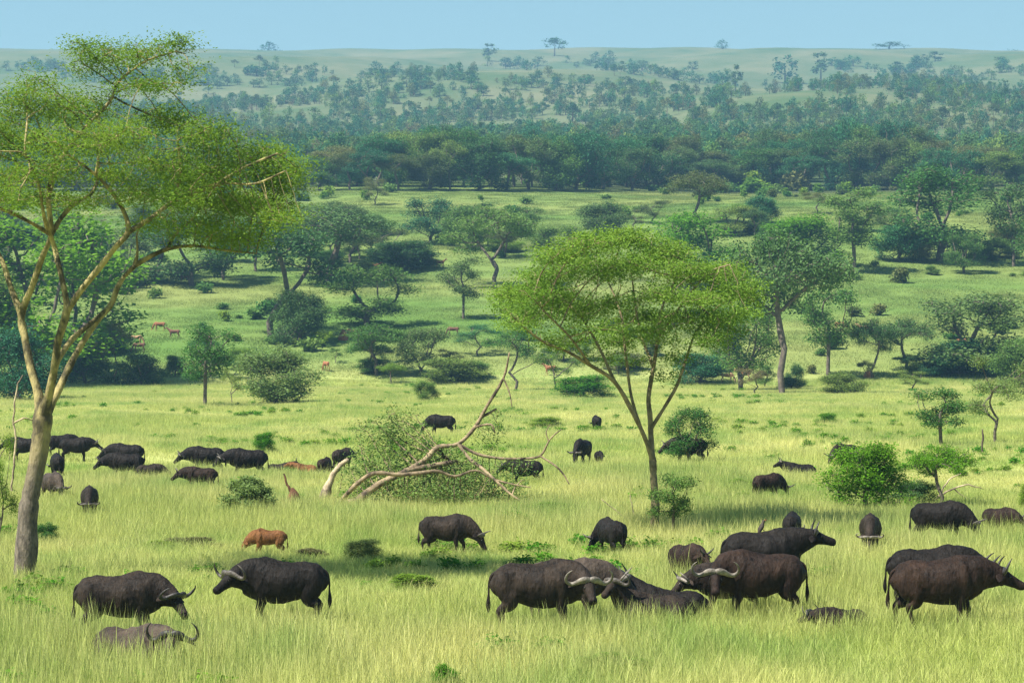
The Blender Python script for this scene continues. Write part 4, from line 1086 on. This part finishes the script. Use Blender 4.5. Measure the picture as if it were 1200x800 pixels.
# brown dead weeds
T(222, 644, 629, 54, BU, 0, L_dry, 'low patch of brown dead weeds above the grazing bull at left', name='weed_patch', cat='weeds', fine=True)
T(188, 645, 632, 44, BU, 1, L_acacia, 'low green weeds left of the brown dead weed patch', name='weed_patch', cat='weeds', fine=True)
T(365, 656, 641, 36, BU, 2, L_dry, 'small brown weed patch right of the orange calf', name='weed_patch', cat='weeds', fine=True)
for (px, yb, yt, wp, lab) in ((720, 788, 764, 78, 'wide fresh green weed clump at the bottom right of centre'), (487, 694, 672, 52, 'green weed clump in the grass left of the heavy bull'), (800, 606, 588, 40, 'low weeds right of the umbrella acacia foot'), (868, 575, 560, 34, 'low weeds left of the brown grazer'), (640, 604, 588, 70, 'low weeds along the right end of the fallen tree')):
    T(px, yb, yt, wp, BU, int(_rt.integers(0, 3)), L_acacia, lab, name='weed_patch', cat='weeds', fine=True)

# -- far hillside ----------------------------------------------------
def far_proto(kind, seed, mats):
    tm, cm = proto_tree(kind, seed, leaf=1.0)
    v = []; 
    for m_ in (tm, cm):
        a = np.empty(len(m_.vertices)*3, np.float32); m_.vertices.foreach_get('co', a); v.append(a.reshape(-1, 3))
    lv = v[1].reshape(-1, 4, 3); r = np.random.default_rng(seed); lv = lv[r.permutation(len(lv))[:520]].reshape(-1, 3)
    mb = MB(); mb.loft([(0, 0, -.5), (0, 0, 3), (.2, 0, 6.5)], [.35, .25, .1], [.35, .25, .1], ref=(1, 0, 0), n=5, k=1)
    tv = np.concatenate(mb.v); f4 = np.concatenate(mb.f4)
    me = mesh_np('far_tree', np.concatenate([tv, lv]), [f4, np.arange(len(lv)).reshape(-1, 4)+len(tv)])
    me.materials.append(B_grey); me.materials.append(mats)
    idx = np.concatenate([np.zeros(len(f4), np.int32), np.ones(len(lv)//4, np.int32)]); me.polygons.foreach_set('material_index', idx)
    return me
FP = [far_proto('umbrella', 1, L_dark), far_proto('round', 2, L_dark), far_proto('round', 3, L_blue), far_proto('tall', 4, L_dark), far_proto('bush', 5, L_mid), far_proto('bush', 6, L_blue), far_proto('bush', 7, L_dark)]
FS = FP+[far_proto('bush', 8, L_olive), far_proto('round', 9, L_mid), far_proto('bush', 10, L_dry), far_proto('umbrella', 11, L_olive)]
def far(px, yb, h, w, k, label='small dark tree dotting the pale far hillside', group='trees on the far hillside', name='hillside_tree'):
    b = at(px, yb); m_ = F/b.y; me = FP[k]; ww = proto_width(me)
    o = obj(name, me); o.location = b; o.rotation_euler = (0, 0, rf.uniform(0, 6.28)); o.scale = (w/m_/ww, w/m_/ww, h/m_/10*1.15)
    return tag(o, label, 'tree' if k < 4 else 'bush', group)
rf = np.random.default_rng(41)
far(650, 66, 20, 24, 0, 'flat topped acacia breaking the skyline at the centre', None)
far(315, 57.8, 14, 24, 5, 'dark rounded tree on the skyline right of the tall left acacia', None)
far(846, 57.8, 10, 14, 5, 'small dark bush on the skyline right of centre', None)
far(1042, 57.8, 8, 32, 6, 'low dark thicket on the skyline above the right woodland', None)
far(1146, 57.8, 7, 30, 6, 'low skyline thicket near the right corner', None)
far(1190, 57.8, 9, 24, 6, 'skyline bush at the right edge', None)
far(573, 72, 18, 16, 3, 'slim tree just under the skyline left of the flat topped acacia', None)
far(920, 98, 30, 26, 2, 'tall dense dark tree on the right of the far hillside', None)
far(962, 96, 30, 20, 3, 'slim tall tree right of the tall dense one on the far hillside', None)
far(862, 108, 28, 14, 3, 'narrow dark tree left of the tall dense one on the far hillside', None)
far(847, 108, 22, 16, 2, 'dense dark tree left of the narrow one on the far hillside', None)
cl = [(265, 100, 45), (345, 98, 25), (305, 88, 20), (250, 88, 40), (445, 90, 30), (545, 95, 20), (600, 80, 30), (690, 78, 30), (740, 82, 30), (790, 86, 26), (640, 100, 40), (715, 104, 30), (560, 108, 30), (480, 104, 40), (985, 82, 20), (1040, 88, 40), (1120, 92, 40), (1090, 78, 30), (1185, 84, 20), (400, 112, 60), (820, 95, 30), (120, 95, 50), (40, 80, 40), (180, 92, 30)]
nf = 0
for (cx, cyy, sp) in cl:
    for k in range(int(5+sp/5)):
        px = cx+rf.normal(0, sp*.6); yy = cyy+rf.normal(0, 2.6)
        if not (60 < yy < 128): continue
        hh_ = rf.uniform(6, 13); far(px, yy, hh_, hh_*rf.uniform(.9, 1.5), int(rf.choice([1, 2, 4, 5, 6, 6, 5]))); nf += 1
while nf < 285:
    yy = 70+58*rf.random()**.6; px = rf.uniform(-60, 1260)
    hh_ = rf.uniform(4, 12)*(.7+.5*(yy-60)/60); far(px, yy, hh_, hh_*rf.uniform(.9, 1.4), int(rf.choice([0, 1, 2, 3, 4, 5, 6, 6]))); nf += 1
# the mass of bushland between woodland and open hillside
n = 13000; y = 830+(rf.random(n)**1.25)*1750; x = rf.uniform(-1, 1, n)*(.21*y+60)
dn = vnoise(x, y, 70, 90, 21)*.6+vnoise(x, y, 25, 40, 22)*.4
thr = np.interp(y, [800, 1350, 1600, 2000, 2500], [.16, .25, .46, .71, .9])
keep = dn > thr
x, y = x[keep], y[keep]; n = len(x); s = rf.uniform(.35, .95, n)
ids = rf.choice(len(FS), n, p=np.array([2, 3, 4, 1, 4, 4, 4, 4, 3, .5, 2])/31.5)
scatter('bushland', np.stack([x, y, ground(x, y)], 1), np.stack([np.zeros(n), np.zeros(n), rf.uniform(0, 6, n)], 1), np.stack([s*.85, s*.85, s*rf.uniform(.75, 1.25, n)], 1), ids, FS, 'hazy blue green bushland massed on the lower far hillside', 'bushland')
print('woodland', n_w, 'bushland', n)

# ------------------------------------------------------------------ the herd
Bf = buffalo
HP = M_hornpale; HD = M_horndark
Bf(145, 671, .90, 2, 'lowR', 'dusty', 'bull', 'dusty brown bull with upcurved horns grazing to the right at lower left', HD, tail=1)
Bf(328, 656, .92, 183, 'lookL', 'black', 'bull', 'massive black bull facing left with head level at lower left', M_horn)
Bf(160, 730, .95, -34, 'lielow', 'grey', 'bull', 'buffalo lying down in the front grass with only back and horns showing', HD, yf=785, tail=2)
Bf(90, 512, .80, 8, 'level', 'black', 'bull', 'black bull with raised horns facing right behind the tall left trunk', M_horn)
Bf(66, 512, .76, 20, 'low', 'black', 'bud', 'black buffalo mostly hidden behind the tall left trunk and the bull', M_horn, yf=537, dlt=2)
Bf(27, 512, .8, 178, 'level', 'black', 'cow', 'black buffalo whose head shows at the left side of the tall trunk', M_horn, eyes=False)
Bf(67, 531, .76, 105, 'graze', 'black', 'cow', 'black buffalo seen from behind just right of the tall trunk', M_horn)
Bf(62, 553, .74, 300, 'graze', 'grey', 'cow', 'grey brown buffalo grazing toward us beside the tall trunk', M_horn)
Bf(105, 569, .74, 276, 'graze', 'dusty', 'bull', 'small brown buffalo head down and facing us at left', M_horn)
Bf(147, 519, .82, 178, 'low', 'black', 'cow', 'black buffalo half hidden behind the one grazing left in the left group', M_horn)
Bf(145, 530, .80, 182, 'low', 'black', 'cow', 'black buffalo grazing left in front of its twin in the left group', M_horn)
Bf(176, 543, .55, 2, 'level', 'dusty', 'bud', 'calf whose head pokes out behind the black buffalo grazing left', M_horn, calf=True, yf=567)
Bf(240, 523, .84, 186, 'low', 'black', 'bull', 'black bull facing left behind the young brown one', M_horn)
Bf(288, 525, .88, 190, 'low', 'black', 'bull', 'large black bull partly overlapped by another, head hidden low', M_horn, tail=1)
Bf(233, 547, .68, 181, 'level', 'brown', 'young', 'young dark brown buffalo facing left with pale face patch and full legs in view', HP, calf=True)
Bf(313, 619, .52, 184, 'graze', 'red', 'bud', 'small orange brown calf grazing left in the open grass', M_horn, calf=True)
Bf(381, 535, .62, 75, 'graze', 'brown', 'young', 'brown rump of a young buffalo behind the grey leaning stump', M_horn)
Bf(402, 524, .72, 60, 'level', 'dusty', 'cow', 'dark buffalo standing right behind the grey leaning stump', M_horn)
Bf(356, 531, .58, 182, 'lie', 'red', 'bud', 'reddish calf lying in grass left of the grey leaning stump', M_horn, yf=556, calf=True)
Bf(329, 535, .62, 4, 'lie', 'dusty', 'young', 'dusky young buffalo lying in grass right of the big black bull', M_horn, yf=556)
Bf(516, 486, .86, 184, 'graze', 'black', 'cow', 'lone black buffalo standing beyond the fallen tree', M_horn)
Bf(525, 601, .78, -12, 'graze', 'dusty', 'cow', 'brown buffalo grazing right in the open below the fallen tree', M_horn)
Bf(716, 606, .72, 112, 'grazeL', 'black', 'bull', 'black buffalo rump with one horn tip showing left of the umbrella acacia', M_horn)
Bf(614, 538, .72, 182, 'level', 'black', 'cow', 'black buffalo seen through the right branches of the fallen tree', M_horn)
Bf(635, 655, 1.0, 0, 'faceR', 'dusty', 'bull', 'heavy brown bull standing with its horned face turned to us at lower centre', HP)
Bf(668, 654, .90, -6, 'low', 'grey', 'bull', 'buffalo mostly hidden behind the heavy bull with its dark head to the right', HP)
Bf(764, 668, .84, 186, 'lieupL', 'dusty', 'bull', 'dusky bull lying in grass facing left with ringed horns', M_horn, yf=734)
Bf(782, 666, .84, 172, 'lieup', 'black', 'bull', 'black buffalo lying just behind the dusky bull, two horns upright', HD, yf=728)
Bf(806, 636, .68, -62, 'level', 'brown', 'young', 'young reddish brown buffalo facing right in the middle of the huddle', HD)
Bf(852, 664, .80, 192, 'low', 'dusty', 'bull', 'buffalo in the huddle showing only a lowered head with white horns', HP, yf=724)
Bf(886, 643, 1.03, 188, 'faceL', 'brown', 'bull', 'huge dark brown bull in the huddle with wide pale horns facing us', HP)
Bf(898, 620, .98, 1, 'levelup', 'black', 'cow', 'tall black cow with raised head facing right at the back of the huddle', HD, tail=1)
Bf(928, 600, .68, 80, 'graze', 'black', 'cow', 'black rounded back showing just above the tall black cow', M_horn)
Bf(985, 702, .62, 205, 'lielow', 'dusty', 'bull', 'low dark strip of a buffalo lying deep in the grass right of the huddle', HD, yf=742)
Bf(1094, 640, .95, 2, 'low', 'black', 'cow', 'black buffalo walking right behind the nearest brown one', HD, tail=1)
Bf(1104, 652, 1.0, 2, 'walk', 'brown', 'cow', 'nearest dark brown buffalo striding right off the right edge', HD, tail=1)
Bf(1020, 602, .76, 262, 'graze', 'dusty', 'bull', 'buffalo grazing straight toward us with curled horns at right', HP)
Bf(1103, 587, .84, -22, 'graze', 'black', 'cow', 'black buffalo grazing right below the bushes', M_horn)
Bf(1172, 594, .62, -48, 'low', 'brown', 'young', 'young dark brown buffalo near the right edge beside the black grazer', M_horn)
Bf(901, 554, .70, 35, 'graze', 'brown', 'cow', 'brown buffalo grazing away from us beyond the huddle', M_horn)
Bf(990, 519, .74, 215, 'graze', 'dusty', 'cow', 'dark buffalo grazing left half behind the large bright bush', M_horn)
Bf(936, 539, .72, 184, 'lie', 'black', 'cow', 'black back of a buffalo lying in grass left of the large bright bush', M_horn, yf=559)
Bf(699, 486, .72, 100, 'graze', 'black', 'cow', 'farthest black buffalo left of the umbrella acacia stem, seen from behind', M_horn)
Bf(682, 514, .84, 250, 'graze', 'black', 'cow', 'black cow grazing toward us beside her calf left of the umbrella acacia', M_horn)
Bf(702, 528, .48, 280, 'low', 'black', 'bud', 'small black calf beside its mother left of the umbrella acacia', M_horn, calf=True)
Bf(806, 511, .90, 178, 'low', 'dusty', 'cow', 'buffalo half hidden by the leafy shrub right of the umbrella acacia', M_horn)

# oxpecker
def oxpecker(px, py, d, rz, label):
    mb = MB()
    mb.loft([(-.16, 0, -.09), (-.10, 0, -.04), (-.04, 0, .0), (.03, 0, .045), (.07, 0, .075), (.10, 0, .10), (.125, 0, .10)], [.012, .022, .04, .045, .03, .026, .008], [.005, .014, .035, .042, .03, .026, .008], n=10, k=3)
    body = mb.mesh('body'); c = P3(px, py, d); root = empty('bird', c, rz, 1.3); root.rotation_euler.y = -.55
    obj('body', body, root, M_bird)
    for s_ in (1, -1):
        w_ = MB(); w_.loft([(.03, .042*s_, .04), (-.04, .048*s_, .01), (-.12, .02*s_, -.05)], [.012, .012, .004], [.03, .028, .006], n=8, k=3); obj('wing', w_.mesh('wing'), root, M_bird)
        l_ = MB(); l_.loft([(.01, .02*s_, -.02), (.015, .02*s_, -.11)], [.005, .004], [.005, .004], ref=(1, 0, 0), n=5, k=1); obj('leg', l_.mesh('leg'), root, M_horndark)
    b_ = MB(); b_.loft([(.12, 0, .10), (.165, 0, .092)], [.010, .002], [.010, .002], n=6, k=1); obj('beak', b_.mesh('beak'), root, solid_mat('beak_red', (.4, .05, .02), (.5, .1, .03)))
    tag(root, label, 'bird')
M_bird = solid_mat('plumage_brown', (.03, .022, .017), (.06, .045, .032), 9., .7)

oxpecker(893, 619, F*6/(694-400), .3, 'small dark bird perched on the back of the tall black cow')

# antelopes
for a in ((160, 404, 0, True, 'tan', 'pale tan antelope, uppermost of those near the left tree row'), (187, 388, 185, True, 'red', 'reddish antelope grazing left above the dark bush'), (204, 397, 178, False, 'dark', 'dark brown antelope standing right of two reddish ones on the left slope'),
          (382, 435, 120, True, 'red', 'red antelope grazing below the rounded green tree'), (413, 396, 184, True, 'tan', 'light tan antelope beside the low reddish mound'), (531, 394, 186, True, 'dark', 'dark maroon antelope under the narrow lone tree'),
          (163, 413, 190, True, 'dark', 'dusky antelope lowest of the left slope group'), (516, 314, 0, False, 'red', 'reddish antelope on the upper slope by the tall broad acacia'), (440, 318, 5, False, 'red', 'red antelope below the brownish thin tree'),
          (217, 332, 0, True, 'red', 'small red antelope below the row of dark trees at left'), (985, 388, 4, True, 'red', 'red antelope right of the tall ragged tree'), (1012, 392, 175, False, 'tan', 'tan antelope between the ragged tree and the dark pair'),
          (852, 449, 0, True, 'tan', 'pale antelope at the meadow edge behind the umbrella acacia'), (872, 447, 180, False, 'red', 'red antelope left of the twiggy dead bush'), (645, 440, 170, False, 'red', 'red antelope among the thin trees left of the umbrella acacia'),
          (1128, 408, 10, True, 'red', 'red antelope against the wide dense dark tree')):
    antelope(a[0], a[1], a[2], a[3], a[4], a[5], 1.3)

# ------------------------------------------------------------------ the air
hz = MB()
bx0, bx1, by0, by1, bz0, bz1 = -2300., 2300., -140., 4400., float(GZ.min())-1., float(GZ.max())+45.
v = np.array([(a, b, c) for a in (bx0, bx1) for b in (by0, by1) for c in (bz0, bz1)])
f = np.array([(0, 1, 3, 2), (4, 6, 7, 5), (0, 4, 5, 1), (2, 3, 7, 6), (0, 2, 6, 4), (1, 5, 7, 3)])
m, t, out = newmat('haze_air')
pv = t.n('ShaderNodeVolumePrincipled'); pv.inputs['Color'].default_value = HAZE_C; pv.inputs['Density'].default_value = HAZE_D; pv.inputs['Anisotropy'].default_value = 0.2
t.l(pv.outputs[0], out.inputs['Volume'])
m.cycles.homogeneous_volume = True
ho = obj('haze', mesh_np('haze', v, [f], m)); tag(ho, 'thin blue haze hanging in the air over the whole valley', 'haze', kind='stuff')
